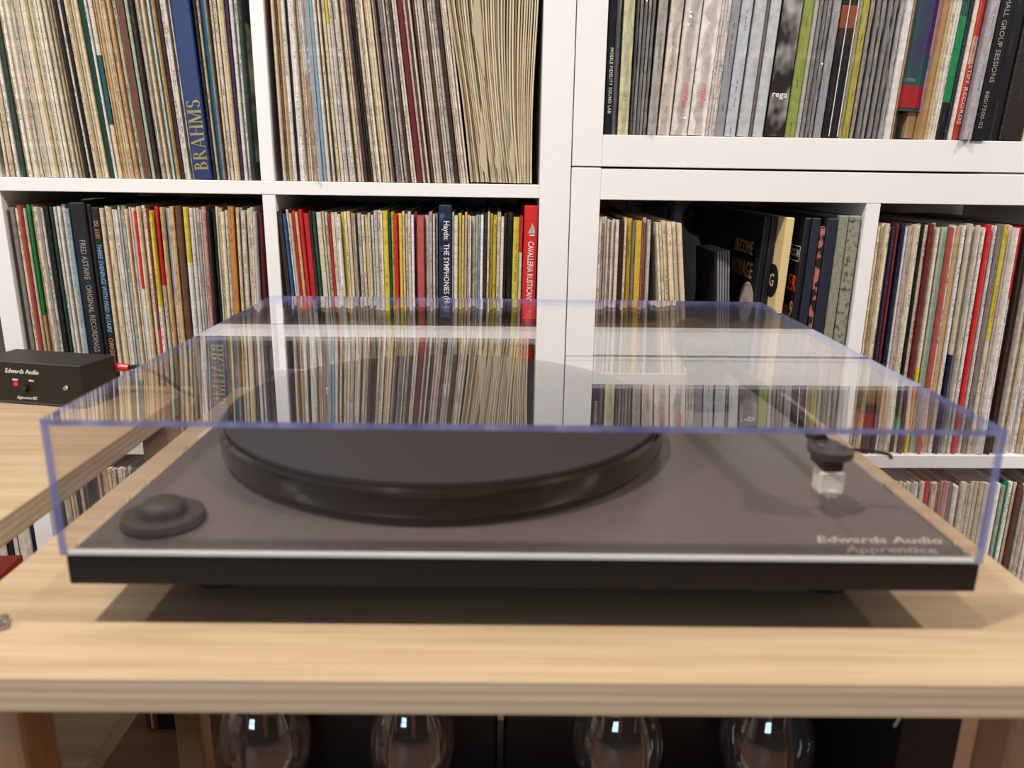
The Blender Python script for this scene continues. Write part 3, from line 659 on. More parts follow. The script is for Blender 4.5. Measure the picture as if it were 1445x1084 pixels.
for k, (p, q, c) in enumerate(((890.5, 895, '3b3d45'), (895, 900, 'a29c95'), (900, 905.5, '77736f'), (905.5, 910, 'b5ada4'), (910, 915.5, '8c8782'))):
    wide(p, q, c, '%s film-wrapped record sleeve, %s from the straw box' % (('slate', 'pale grey', 'mid grey', 'warm grey', 'ash grey')[k], ORD[k+1]), .004, v=.007, gap=.75)
t, th = wide(916, 931, 'b9b2aa', 'silvery grey record sleeve in heavily crinkled film', .0045, gap=.8)
t, th = wide(931.5, 950, 'e0cfc1', 'broad pale pink box in crinkled film beside two white boxes', .004, gap=.9)
for k, (p, q) in enumerate(((950.8, 974.8), (975.3, 1000.8))):
    t, th = wide(p, q, 'e9e0d8', ('white film-wrapped box with small red lettering, next to the pale pink box', 'white film-wrapped box with small red lettering, next to thin white sleeves')[k], .0014, gap=.95)
    letter(t, 'ortofon', .0105, MINKR, face_M(.001, -.0036, .046, -90), 'small red letters', width=.88)
for k, (p, q) in enumerate(((1001, 1005), (1005, 1009.3), (1009.3, 1014))): wide(p, q, 'ece4da', 'thin white record sleeve, %s from the red-lettered boxes' % ORD[k+1], .001, v=.005)
wide(1014.2, 1027, '9c9ba0', 'mid grey box between white sleeves and pale grey ones', gap=.95, v=.005)
wide(1027.5, 1044, 'c4c8cc', 'broad pale grey box beside the mid grey one', gap=.9, v=.004); wide(1046, 1062.5, 'cfd2d3', 'broad pale grey box with faint dotted print', gap=.95, v=.004)
wide(1063, 1067.5, '7d716b', 'thin taupe record sleeve between two pale boxes', v=.006); wide(1068, 1083, 'd3d7d8', 'pale grey box beside the black and white picture', gap=.95)
t, th = wide(1083.5, 1112, '1d1b1b', 'broad record box with a blurred black and white picture on its spine', gap=.95, v=.003)
MBW = speckle('black_white_print', '262122', 'b9b3ae', 34, .45, .68, .4, 2, (1, 1, .7)); obj('picture', bx(-th/2+.0003, th/2-.0003, -.0005, 0, .001, .31), MBW, t)['label'] = 'blurred monochrome photograph'
obj('sticker', bx(-th*.38, th*.42, -.0009, -.0005, .172, .225), plain('green_label', '4f7a66', .5), t)['label'] = 'green label'
for zz, s_ in ((.2135, '- --- ---- -'), (.203, '--- ---------'), (.190, '---- ------')): letter(t, s_, .0035, MPRINT, face_M(.0006, -.0011, zz))
letter(t, 'rega', .0105, MINKW, face_M(-.0005, -.0008, .049), 'white letters', bold=.00015, width=1.05)
wide(1113, 1128, '98a552', 'olive green box beside the monochrome picture box', gap=.95); wide(1128.5, 1135.5, 'c6c2b8', 'pale stone record sleeve beside the olive box', v=.006)
for k, (p, q) in enumerate(((1136, 1142), (1142, 1148), (1148, 1153.5))): wide(p, q, ('8d8a86', '6f6d6b', 'a39f9a')[k], '%s grey film-wrapped record sleeve, %s from the olive box' % (('warm', 'dark', 'light')[k], ORD[k+2]), .002, v=.006, gap=.8)
wide(1154, 1165.5, 'aaa9ad', 'record in bright crinkled silver film beside black sleeves', .005, v=.003, gap=.85)
for k, (p, q) in enumerate(((1166, 1177), (1177.5, 1189))): 
    t, th = wide(p, q, '1b191d', ('black record sleeve with a pale edge and orange band, next to silver film', 'black record sleeve with a pale edge and orange band, next to the yellow sleeve')[k], gap=.9, segs=[(.3, '1b191d'), (.52, '1d1a1c'), (.6, '8a4a34'), (.66, '31211f'), (1, '15141b')])
    obj('edge_strip', bx(th/2-.0006, th/2+.0002, -.0006, .001, .002, .31), MINKW, t)
t, th = wide(1190, 1195, 'a6a27e', 'thin khaki film-wrapped record sleeve', .001); wide(1195.3, 1204.5, 'd3c01f', 'bright yellow record sleeve in the wide bay', .0012, gap=.95)
cg = ('a8a099', '948c86', 'b9b1aa', '8f8883', 'a59d98', 'bdb7b3')
xs = [1205, 1213, 1221, 1229, 1237, 1245, 1252.5]
for k in range(6): wide(xs[k], xs[k+1]-.4, cg[k], '%s grey plastic-sleeved record, %s from the yellow sleeve' % (('sandy', 'warm', 'pale', 'dim', 'dull', 'silver')[k], ORD[k+1]), .003, v=.004-.002*(k % 2), gap=.55)
wide(1253, 1264.5, 'e4e0dc', 'broad white box beside the purple and green cover', gap=.95); wide(1264.8, 1267, 'b9966a', 'thin tan board beside the broad white box')
# picture cover, turned so that its face shows
M, th = b.M(1268, 1276, .012)
t = thing('record_sleeve', 'record sleeve with a dark green, purple and red picture cover, set higher than its neighbours', 'record', M @ Matrix.Rotation(.0, 4, 'Z') @ Matrix.Translation((0, 0, .034)), GW)
MCOV = speckle('green_purple_print', '20594c', '43305c', 16, .4, .6, .4, 2, (1, 1.6, .5))
obj('card', bx(-th*.5, .0275, .0, .003, .0, .29, .0005), MCOV, t)
obj('picture', bx(-.0025, .0262, -.0006, 0, .004, .03), plain('red_print', 'a02628', .4), t)['label'] = 'red printed band'
letter(t, 'LOVERS', .006, MPRINTD, face_M(.008, -.0004, .036), 'faint thin capitals', width=.7)
obj('edge_strip', bx(.0275, .0315, -.001, .2, .0, .29, .0004), speckle('pink_blue_print', '6a6fc0', 'c07bb4', 14, .47, .53, .4, 1, (1, 1, 2)), t)['label'] = 'pink and blue spine'
obj('support', bx(.0165, .0265, .004, .28, -.031, 0), plain('tan_board', 'a98a64', .7), t)
wide(1268, 1279, '5a554f', 'speckled dark record sleeve under the raised picture cover', v=.018, h=.3)
wide(1304, 1311.5, 'ab8659', 'tan card record sleeve beside the raised picture cover', v=.003); wide(1312, 1317, 'd4b988', 'buff record sleeve, second from the raised picture cover'); wide(1317, 1322, 'e2d6bc', 'cream record sleeve, third from the raised picture cover')
wide(1322, 1325.5, 'eae4da', 'thin white record sleeve between cream and green'); wide(1325.5, 1329, 'e0dacd', 'thin off-white record sleeve next to the green one')
wide(1329.3, 1340.5, '15854c', 'glossy green record sleeve fading to black', segs=[(.45, '182430'), (.55, '14504a'), (.86, '15824b'), (1, '17181a')], gap=.95); wide(1341, 1346, '22203c', 'navy record sleeve beside the green one')
wide(1346.3, 1352.5, 'e3d7bf', 'cream record sleeve beside the red and white spine', v=.003)
t, th = wide(1353, 1361, 'c9403a', 'record sleeve with a red spine lettered in white capitals', v=.003, segs=[(.42, 'd98a6a'), (.62, 'cf3f38'), (.72, 'd8a894'), (1, 'cb3c38')])
b.spine(t, 'STIFF RECORDS', 1362, 92, 176, .0062, MINKW)
wide(1361.5, 1376.5, 'c9c2cc', 'lilac-white record sleeve bulging out of the shelf', .006, v=-.006, gap=.7)
t, th = wide(1377, 1396, '15161a', 'broad black box with dim grey capitals down its spine', gap=.95, v=-.003); b.spine(t, 'SMALL GROUP SESSIONS', 1400, -8, 118, .0085, MINKG); b.spine(t, '880/7000-02', 1388, 130, 183, .0068, MINKG, -.002)
wide(1396.5, 1418, '17181d', 'plain black box between the lettered black box and a dark brown one', gap=.95, v=.004); wide(1418.5, 1452, '2b2522', 'wide dark brown box at the end of the wide bay', gap=.95, v=.002)
for k in range(4): wide(1453+k*9, 1461+k*9, ('e0d6c0', '8e6a4a', 'cfc7bd', '333a55')[k], ('cream', 'brown', 'pale grey', 'dark blue')[k] + ' record sleeve past the wide dark brown box', v=.006)

# ================= half-empty bay
b = Bay(UR_, 401, S1R, .3145, [(838, .0), (915, .02), (925, .10), (970, .12), (1000, .0), (1060, -.04), (1110, -.032), (1203, -.004)], 'in the half-empty bay', 118, 'records in the half-empty bay')
b.landmark(836, 'unit side panel'); b.fill(841, 871, {'off-white': 4, 'cream': 3, 'pale pink': 2, 'white': 2}, 3.6); b.sleeve(871, 878.5, 'dark brown', 'dark brown record sleeve in the half-empty bay'); b.sleeve(878.5, 882, 'cream')
b.sleeve(882, 890.5, 'mustard', 'broad deep yellow record sleeve', gap=.95); b.sleeve(890.5, 894, 'grey'); b.sleeve(894, 902, 'mustard', 'broad golden record sleeve with white script', gap=.95); b.fill(902, 910, {'rose': 1, 'cream': 2, 'pale pink': 2}, 4); b.sleeve(910.5, 915.5, 'pale grey', 'pale grey record sleeve by the gap')
b.fill(929, 966, {'cream': 4, 'ivory': 4, 'tan': 1}, 6.4); b.landmark(990, 'empty wall gap'); b.done()
# dark leaning boxes; deeper ones show their covers
MRIB = plain('grey_pages', '8d8d90', .5, var=.05)
ua, ub = UR_.hit(1008, 425, .05)[0], UR_.hit(1033, 425, .05)[0]; th = ub-ua
M = UR_.M((ua+ub)/2+.0165, .05, Z(S1R)+.0015, .08)
t = thing('folder', 'stack of grey card folders leaning between dark boxes', 'folder', M)
for k in range(6): obj('leaf', bx(-th/2+k*th/6, -th/2+k*th/6+th/6*.6, .0015*k, .1, 0, .27, .0004), MRIB if k else MBOXBLK, t)  # first leaf black: the stack's unlit left side put into the colour
t, th = box_set(b, 1067, 1076.5, MBOXBLK, 'dark box with orange lettering and a round pale sticker on its cover', v=.035, d=.3)
XF = Matrix.Translation((-th/2-.0004, 0, 0)) @ Matrix.Rotation(R(-90), 4, 'Z') @ Matrix.Rotation(R(90), 4, 'X')   # lettering on the cover (towards -X)
letter(t, 'BECOME', .026, MINKT, XF @ Matrix.Translation((-.03, .272, 0)), 'orange capitals', width=.8, align='RIGHT'); letter(t, 'VOYAGE', .03, MINKT, XF @ Matrix.Translation((-.022, .242, 0)), 'orange capitals', bold=.0003, width=.8, align='RIGHT')
s_ = obj('sticker', lathe([(.028, 0), (.028, .0004), (0, .0004)], 28), plain('pale_sticker', 'cfc4bc', .6), t, XF @ Matrix.Translation((-.032, .2, 0))); s_['label'] = 'round pale sticker with red print'
obj('sticker_print', lathe([(.0245, .0005), (.0235, .0007), (.0235, .0004), (.0245, .0004)], 28, False), MINKR, s_); letter(s_, '12-8-1', .011, MINKR, Matrix.Translation((0, .001, .0005)), width=.9)
t, th = box_set(b, 1077, 1086, MCHIP, 'black box with white-chipped corners beside the cream box', v=.033, d=.3)
t, th = box_set(b, 1098, 1110.5, MCREAMB, 'cream yellow box with a round black emblem on its cover', v=.006, d=.3)
s_ = obj('emblem', lathe([(.022, 0), (.022, .0004), (0, .0004)], 28), MBOXBLK, t, XF.copy() @ Matrix.Translation((-.019, .238, 0))); s_['label'] = 'round black emblem'
s_.matrix_local = Matrix.Translation((-th/2-.0003, 0, 0)) @ Matrix.Rotation(R(-90), 4, 'Z') @ Matrix.Rotation(R(90), 4, 'X') @ Matrix.Translation((-.022, .235, 0))
letter(s_, 'G', .024, MCREAMB, Matrix.Translation((0, 0, .0006)))
t, th = box_set(b, 1126, 1135, MBOXBLK, 'black box with orange and tan capitals along its cover edge', v=.008, d=.3)
XF = Matrix.Translation((-th/2-.0004, 0, 0)) @ Matrix.Rotation(R(-90), 4, 'Z') @ Matrix.Rotation(R(90), 4, 'X')
for s2, zz, mt, sz in (('MAHLER', .232, MINKO, .030), ('No.9', .198, MINKT, .030), ('SYMPHONY', .165, MINKT, .030), ('SOLTI', .132, MINKO, .030)): letter(t, s2, sz, mt, XF @ Matrix.Translation((-.003, zz, 0)), width=.8, align='RIGHT', bold=.0003)
letter(t, 'DECCA', .014, MINKW, XF @ Matrix.Translation((-.007, .272, 0)), 'white capitals in a frame', width=.9, align='RIGHT')
f = bmesh.new()
for q in ((-.052, -.051, .262, .282), (-.004, -.003, .262, .282), (-.052, -.003, .262, .263), (-.052, -.003, .281, .282)): box(f, q[0], q[1], q[2], q[3], 0, .0002)
obj('label_frame', f, MINKW, t, XF)
t, th = box_set(b, 1135.5, 1148, MNAVYD, 'navy box with a rubbed top beside the marbled one', v=.006, d=.3)
t, th = box_set(b, 1148.5, 1155.5, MMARBLE, 'box with a black and pink marbled spine', v=.005, d=.3, h=.308)
t, th = box_set(b, 1156, 1172, MNAVYD, 'navy box between the marbled box and grey cloth boxes', v=.005, d=.3)
t, th = box_set(b, 1172.5, 1186, MCLOTH, 'grey cloth-covered box with a clean spine', v=.004, d=.3, h=.322)
t, th = box_set(b, 1186.5, 1203.5, MCLOTHW, 'grey cloth-covered box with a worn speckled spine, against the divider', v=.004, d=.3, h=.322)

# ================= packed bay beside the grey cloth boxes
b = Bay(UR_, 404, S1R, .311, [(1225, .0), (1300, .01), (1445, .01)], 'in the packed bay', 300, 'records in the packed lower bay')
LO = {'cream': 5, 'off-white': 4, 'ivory': 4, 'white': 3, 'tan': 1.2, 'pale grey': 1, 'pale pink': .7, 'dark brown': .7, 'black': .4, 'brown': .6}
b.landmark(1222, 'white divider'); b.fill(1228, 1250, {'cream': 4, 'ivory': 4, 'off-white': 2}, 4.1); b.sleeve(1250, 1254.5, [(.72, 'purple'), (1, 'dark brown')], 'record sleeve with a purple spine'); b.sleeve(1254.5, 1257.5, 'dark red'); b.sleeve(1257.5, 1263, 'pale pink'); b.sleeve(1263, 1269, 'navy', 'dark navy record sleeve with scuffed edges'); b.fill(1269, 1275, LO)
b.sleeve(1275, 1282.5, 'pale pink', 'broad pale pink record sleeve', gap=.95); b.sleeve(1282.5, 1287, 'ivory'); b.sleeve(1287, 1292, [(.5, 'grey'), (1, 'dark brown')]); b.sleeve(1292, 1298.5, 'black', 'scuffed black record sleeve'); b.sleeve(1298.5, 1303, 'ivory'); b.sleeve(1303, 1309, 'dark red', 'dark red record sleeve with pale lettering'); b.sleeve(1309, 1313, 'ivory')
b.sleeve(1313, 1317.5, [(.6, 'ivory'), (1, 'yellow')]); b.sleeve(1317.5, 1321.5, 'orange', 'thin orange record sleeve'); b.sleeve(1321.5, 1331, 'mint', 'broad pale green record sleeve', gap=.95); b.sleeve(1331, 1335, 'rose'); b.sleeve(1335, 1339.5, 'white'); b.sleeve(1339.5, 1348.5, 'tan', 'broad tan record sleeve with a torn spine', gap=.95); b.fill(1348.5, 1357, LO); b.sleeve(1357, 1361, [(.55, 'ivory'), (1, 'navy')])
b.sleeve(1361, 1369, 'pale pink', 'pink-white record sleeve with red print'); b.fill(1369, 1383, WHITES, 4); b.sleeve(1383, 1387.5, 'red', 'bright red record sleeve'); b.fill(1387.5, 1398, LO); b.sleeve(1398, 1405, 'grey', 'broad grey-brown record sleeve', gap=.95); b.sleeve(1405, 1411.5, [(.48, 'yellow'), (1, 'ivory')], 'ivory record sleeve with a yellow upper spine'); b.fill(1411.5, 1424, LO)
b.sleeve(1424, 1428, [(.3, 'red'), (1, 'white')]); b.fill(1428, 1500, {**LO, 'navy': .5, 'lilac': .5}, 4.6, ('red', 'navy')); b.done()
# ================= low bays, glimpsed below
b = Bay(UR_, 740, -.728, .311, [(1200, .03), (1445, .0)], 'in the lowest bay', 60, 'records in the lowest bay')
b.landmark(1196, 'lower divider'); b.fill(1206, 1290, {**WHITES, 'sky blue': 1, 'pale grey': 3}, 4.4, ('sky blue', 'blue')); b.sleeve(1290, 1294, [(.25, 'black'), (1, 'sky blue')]); b.fill(1294, 1330, {'off-white': 3, 'pale grey': 2, 'pink': 2, 'red': 1, 'rose': 1}, 4.4); b.sleeve(1330, 1337, 'grey', 'dark grey record sleeve in the lowest bay')
b.fill(1337, 1358, WHITES, 7); b.sleeve(1358, 1366, 'pale pink'); b.fill(1366, 1395, {'off-white': 1, 'ivory': 2}, 6); b.sleeve(1395, 1402, 'white', 'broad white record sleeve in the lowest bay'); b.sleeve(1402, 1406.5, 'dark red', 'dark red record sleeve in the lowest bay'); b.sleeve(1406.5, 1410, 'pale grey'); b.sleeve(1410, 1416, 'green', 'bright green record sleeve in the lowest bay'); b.fill(1416, 1430, LO, 4.5); b.sleeve(1430, 1435, 'brown'); b.sleeve(1435, 1439, 'dark brown'); b.fill(1439, 1480, LO, 4.5); b.done()
b = Bay(UL_, 700, -.7045, .306, [(70, .03), (240, -.02)], 'in the lowest bay behind the racks', 40, 'records in the lowest bay behind the racks')
b.landmark(70, 'shelf end panel'); b.fill(90, 104, LO); b.sleeve(104, 109, 'black', 'black record sleeve low behind the racks'); b.fill(109, 118, WHITES); b.sleeve(118, 124, 'grey'); b.sleeve(124, 129, 'black'); b.sleeve(129, 135, 'navy', 'navy record sleeve low behind the racks'); b.fill(135, 150, {'dark red': 1, 'off-white': 2, 'pale pink': 2}, 5)
b.fill(150, 180, LO, 5); b.sleeve(180, 187, 'white', 'white record sleeve low behind the racks'); b.sleeve(187, 200, 'teal', 'broad teal record sleeve low behind the racks'); b.sleeve(200, 206, [(.2, 'red'), (1, 'white')]); b.fill(206, 300, LO, 5); b.done()
b = Bay(UL_, 755, -.7045, .306, [(-300, .0), (60, .0)], 'in the end column low down', 45, 'records low in the end column')
b.landmark(62, 'divider'); b.fill(-250, -4, WHITES, 6); b.sleeve(-4, 6, 'off-white'); b.sleeve(6, 10, 'black', 'black record sleeve low in the end column'); b.sleeve(10, 17, 'white'); b.sleeve(17, 37, 'off-white', 'broad off-white record sleeve low in the end column', bend=.001, gap=.96); b.sleeve(38, 49.5, 'navy', 'broad navy record sleeve low in the end column', gap=.95); b.done()
for zf, gp in ((S1, 'records in the middle of the end column'), (S0, 'records at the top of the end column')):
    b = Bay(UL_, 400 if zf == S1 else 200, zf, .307, [(0, .0)], 'in the end column', 1, gp); b.landmark(0, 'end divider'); b.fill(-330 if zf == S1 else -360, -34 if zf == S1 else -56, CREAMS, 7); b.done()
p = on_z(30, 784, Z(-.452))
t = thing('record_box', 'flat red box lying on the lower board of the phono box rack', 'box', Matrix.Translation((p.x, p.y, Z(-.48)+.0005)) @ Matrix.Rotation(.1, 4, 'Z'))
obj('tray', bx(-.25, 0, -.25, 0, 0, .02, .001), MBOXRED, t); obj('lid', bx(-.251, .001, -.251, .001, .0125, .028, .001), MBOXRED, t)

# a short row standing on the floor against the shelving
for k, (p0, p1, c, nm) in enumerate(((206, 213, 'dark red', 'dark red'), (213, 218, 'tan', 'tan'), (218, 224, 'brown', 'brown'), (225, 249, 'black', 'broad black'), (250, 255, 'pale grey', 'pale grey'), (256, 272, 'dark brown', 'dark brown'))):
    a_, c_ = on_z(p0, 1029, .001), on_z(p1, 1029, .001)
    me = card_to_mesh('record_sleeve', [(None, card_mesh((c_.x-a_.x)*.9, .31, .045, [(1, c)]))])
    tag(obj('record_sleeve', me, None, None, Matrix.Translation(((a_.x+c_.x)/2, .936, .001))), nm + ' record sleeve standing on the floor in front of the shelving', 'record', 'records standing on the floor')

# the 300 sleeves that show largest are things; the rest are one mass
SLEEVES.sort(key=lambda d: -(d['size']+(1000 if d['mark'] else 0)))
KEEP, REST = SLEEVES[:300], SLEEVES[300:]
seen = {}
for d in KEEP: seen[d['label']] = seen.get(d['label'], 0)+1
for d in KEEP:
    me = card_to_mesh('record_sleeve', [(None, card_mesh(d['th'], d['h'], .312, d['segs'], d['bend']))])
    o = obj('record_sleeve', me, None, None, d['M']); tag(o, d['label'], 'record', d['group'])
if REST:
    o = obj('thin_record_sleeves', card_to_mesh('thin_record_sleeves', [(d['M'], card_mesh(d['th'], d['h'], .312, d['segs'], d['bend'])) for d in REST]))
    tag(o, 'thin record sleeves wedged between the broader ones on all the shelves', 'records'); o['kind'] = 'stuff'

# ------------------------------------------------------------------ wall socket and plugs in the half-empty bay
p = on_y(918, 297, 1.41)
t = thing('wall_socket', 'grey wall socket plate at the back of the half-empty bay', 'socket', Matrix.Translation((p.x, 1.42, p.z)))
obj('plate', bx(-.043, .043, -.009, 0, -.043, .03, .003, 2), MSOCKET, t)
t = thing('power_plug', 'glossy black square plug pushed into the wall socket', 'plug', Matrix.Translation((p.x+.006, 1.411, p.z-.008)))
smooth(obj('body', bx(-.024, .024, -.035, 0, -.03, .022, .009, 4), MPLUG, t)); smooth(obj('rim', bx(-.02, .02, -.0365, -.034, -.026, .018, .001, 1), MPLUG, t))
p = on_y(990, 309, 1.39)
t = thing('power_adapter', 'round black power adapter hanging at the back wall of the bay', 'adapter', Matrix.Translation((p.x, 1.42, p.z)) @ Matrix.Rotation(R(90), 4, 'X'))
smooth(obj('body', lathe([(.028, 0), (.030, .006), (.030, .03), (.026, .036), (0, .037)], 32), MPLUG, t))
cv = tube(bmesh.new(), [q for q in spline([(0, -.025, .015), (.012, -.05, .015), (.03, -.09, .01), (.02, -.2, .008), (.0, -.3, .006)], 6)], .0035, 8)
obj('cable', cv, MBLACK, t)

# ------------------------------------------------------------------ racks
ZT, TT = Z(-.2252), .0187
XT0, XT1, YT0, YT1 = -.280, .3022, .3089, .80
def rack(name, label, x0, x1, y0, y1, legw, zl, M=None):
    t = thing(name, label, 'rack')
    obj('top_board', bx(x0, x1, y0, y1, ZT-TT, ZT, .0008), MOAK, t)
    obj('lower_board', bx(x0+.012, x1-.012, y0+.03, y1-.02, zl-TT, zl, .0008), MOAK, t)
    for sx in (0, 1):
        for sy in (0, 1):
            a = x0+.008 if not sx else x1-.008-legw; c = y0+.02 if not sy else y1-.05
            bm = bx(a, a+legw, c, c+.03, 0, ZT-TT-.0002, .004, 2)
            obj('leg', bm, MOAKV, t)
    return t
rack('audio_rack', 'light oak plywood rack carrying the turntable', XT0, XT1, YT0, YT1, .036, Z(-.61))
rack('audio_rack', 'light oak plywood rack carrying the small black phono box', -.327-.58, -.327, .20, YT1, .03, Z(-.48))
p = on_z(2, 886, ZT)
t = thing('metal_clip', 'small grey metal clip lying near the rack edge', 'clip', Matrix.Translation((p.x-.004, p.y, ZT)) @ Matrix.Rotation(.5, 4, 'Z'))
smooth(obj('plate', bx(-.016, .007, -.0055, .0055, .0005, .004, .0014, 2), MMETAL, t)); obj('pin', lathe([(.0018, .004), (.0018, .006), (0, .0066)], 12, True, None, (.003, -.002, 0)), MMETAL, t)
p = on_y(1270, 1016, YT0+.004)
t = thing('cable_tie', 'short white cable tie end hanging under the rack top', 'cable tie'); obj('strap', tube(bmesh.new(), [(p.x+.001, YT0+.006, ZT-TT-.0005), (p.x, YT0+.005, ZT-TT-.004), (p.x-.0022, YT0+.004, ZT-TT-.0075)], .0005, 6), MINKW, t)

# ------------------------------------------------------------------ turntable
ZP, HP = Z(-.18447), .01577
PX0, PX1, PY0, PY1 = -.21246, .23754, .34809, .7163
tt = thing('turntable', 'black turntable with a thick dark platter under a clear lid', 'turntable', Matrix.Translation(((PX0+PX1)/2, (PY0+PY1)/2, ZT)))
TI = tt.matrix_world.inverted()
def tp(name, bm, mat, sm=False, parent=tt):
    o = obj(name, bm, mat, parent, TI if parent is tt else None)
    return smooth(o) if sm else o
bm = bmesh.new(); fs = box(bm, PX0, PX1, PY0, PY1, ZP-HP, ZP, .0007)
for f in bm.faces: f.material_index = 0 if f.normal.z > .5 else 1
tp('plinth', bm, [MPLINTH, MPLFRONT])
for x, y in ((PX0+.055, PY0+.06), (PX1-.055, PY0+.06), (PX0+.2, PY1-.05)):
    tp('foot', lathe([(.02, ZT), (.022, ZT+.004), (.018, ZP-HP), (0, ZP-HP)], 24, True, None, (x, y, 0)), MRUBBER, True)
XC, YC, RP = -.040, .532, .152
tp('sub_platter', lathe([(.13, ZP), (.13, ZP+.005), (0, ZP+.005)], 48, True, None, (XC, YC, 0)), MBLACK, True)
tp('platter', lathe([(.146, ZP+.005), (RP-.001, ZP+.006), (RP, ZP+.008), (RP, ZP+.0205), (RP-.002, ZP+.0225), (.14, ZP+.0228), (0, ZP+.0228)], 128, True, None, (XC, YC, 0)), MGLOSSBLK, True)
tp('mat', lathe([(.1485, ZP+.0229), (.1485, ZP+.0252), (.1475, ZP+.0256), (0, ZP+.0256)], 96, True, None, (XC, YC, 0)), MMAT, True)
tp('spindle', lathe([(.0036, ZP+.0254), (.0036, ZP+.036), (.002, ZP+.039), (0, ZP+.0395)], 20, True, None, (XC, YC, 0)), MMETAL, True)
k = on_z(232, 737, ZP)
sw = tp('switch', lathe([(.0205, ZP), (.0215, ZP+.002), (.0205, ZP+.0055), (.0165, ZP+.0065), (.0135, ZP+.0055), (0, ZP+.0055)], 40, True, None, (k.x, k.y, 0)), MRUBBER, True)
o = obj('knob', lathe([(.0115, ZP+.005), (.0115, ZP+.010), (.0095, ZP+.0125), (.005, ZP+.0138), (0, ZP+.014)], 32, True, None, (k.x, k.y, 0)), MRUBBER, sw); smooth(o)
def on_plinth(s, px0, px1, py, h):
    a, c = on_z(px0, py, ZP), on_z(px1, py, ZP); me = text_mesh(s, h, shear=.32, bold=.0002, depth=.0001)
    xs_ = [v.co.x for v in me.vertices]; sc = (c.x-a.x)/(max(xs_)-min(xs_))
    for v in me.vertices: v.co.x *= sc
    o = obj('lettering', me, MPRINTD, tt, TI @ Matrix.Translation(((a.x+c.x)/2, (a.y+c.y)/2, ZP+.0002))); o['label'] = 'pale script lettering'
on_plinth('Edwards Audio', 1150, 1326, 763, .0105); on_plinth('Apprentice', 1190, 1320, 777, .0105)
# tonearm
PV = Vector((.166, .618, ZP)); HD = Vector((.1815, .408, ZP+.037))
arm = tp('tonearm', tube(bmesh.new(), spline([PV + Vector((.0, .03, .044)), PV + Vector((0, 0, .044)), HD + Vector((-.003, .06, .006)), HD + Vector((0, .012, .001))], 6), .0048, 12), MBLACK, True)
def ta(name, bm, mat, sm=True):
    o = obj(name, bm, mat, arm); return smooth(o) if sm else o
ta('arm_base', lathe([(.024, ZP), (.024, ZP+.006), (.016, ZP+.008), (.016, ZP+.03), (.019, ZP+.033), (.019, ZP+.052), (.015, ZP+.056), (0, ZP+.056)], 32, True, None, (PV.x, PV.y, 0)), MBLACK)
bm = lathe([(.017, -.013), (.019, -.010), (.019, .010), (.017, .013), (0, .013)], 28); bmesh.ops.transform(bm, matrix=Matrix.Translation((PV.x, PV.y+.045, ZP+.044)) @ Matrix.Rotation(R(90), 4, 'X'), verts=bm.verts)
ta('counterweight', bm, MDARKMET)
bm = bmesh.new()     # flat rounded headshell
n = 20; top = [bm.verts.new((HD.x+.0125*math.cos(a)*(1 if math.sin(a) < 0 else .85), HD.y-.002+(.012 if math.sin(a) < 0 else .02)*math.sin(a), HD.z+.002)) for a in [2*math.pi*i/n for i in range(n)]]
bm.faces.new(top); g = bmesh.ops.extrude_face_region(bm, geom=bm.faces[:]); bmesh.ops.translate(bm, vec=(0, 0, -.004), verts=[v for v in g['geom'] if isinstance(v, bmesh.types.BMVert)]); bmesh.ops.recalc_face_normals(bm, faces=bm.faces)
ta('headshell', bm, plain('smoked_headshell', '3b3a3b', .18, var=.05))
for sx in (-.006, .006): ta('screw', lathe([(.0022, HD.z+.002), (.0022, HD.z+.0042), (0, HD.z+.0046)], 14, True, None, (HD.x+sx, HD.y-.003, 0)), MMETAL)
ta('cartridge_mount', bx(HD.x-.0055, HD.x+.0055, HD.y-.009, HD.y+.011, HD.z-.0095, HD.z-.002, .0006), MPLUG, False)
bm = bmesh.new(); box(bm, HD.x-.0066, HD.x+.0066, HD.y-.010, HD.y+.002, HD.z-.0225, HD.z-.0095, .0008); 
ta('cartridge', bm, plain('white_cartridge', 'ddd6c8', .35, var=.03), False)
ta('stylus_guard', bx(HD.x-.0032, HD.x+.0032, HD.y-.0125, HD.y-.008, HD.z-.024, HD.z-.0195, .0006), plain('grey_guard', 'a9a297', .4), False)
ta('finger_lift', tube(bmesh.new(), spline([HD + Vector((.009, -.002, .0012)), HD + Vector((.020, -.003, .001)), HD + Vector((.031, -.004, -.0005)), HD + Vector((.0335, -.004, -.003))], 5), .0011, 8), MBLACK)

# dust cover: five clear panels
LX0, LX1, LY0, LY1, LT, TK = PX0-.0023, PX1+.0005, PY0-.0006, .7185, Z(-.11467), .003
dc = thing('dust_cover', 'clear acrylic dust cover with bluish edges closed over the turntable', 'dust cover', Matrix.Translation(((LX0+LX1)/2, (LY0+LY1)/2, ZP)))
DI = dc.matrix_world.inverted()
def pane(name, x0, x1, y0, y1, z0, z1, thin, edgefaces):
    bm = bmesh.new(); fs = box(bm, x0, x1, y0, y1, z0, z1)
    dirs = dict(zip(('-z', '+z', '-y', '+x', '+y', '-x'), range(6)))
    for e, mi in edgefaces.items(): fs[dirs[e]].material_index = mi
    return obj(name, bm, [MLID, MEDGE, MEDGEW], dc, DI)
ST = .004
pane('top_panel', LX0, LX1, LY0, LY1, LT-TK, LT, 2, {'-y': 1, '+y': 1, '-x': 1, '+x': 1})
pane('front_panel', LX0+ST, LX1-ST, LY0, LY0+TK, ZP+.0003, LT-TK-.00005, 1, {'-z': 2})
pane('back_panel', LX0+ST, LX1-ST, LY1-TK, LY1, ZP+.0003, LT-TK-.00005, 1, {'-z': 2})
pane('side_panel', LX0, LX0+ST-.00005, LY0, LY1, ZP+.0003, LT-TK-.00005, 0, {'-y': 1, '+y': 1})
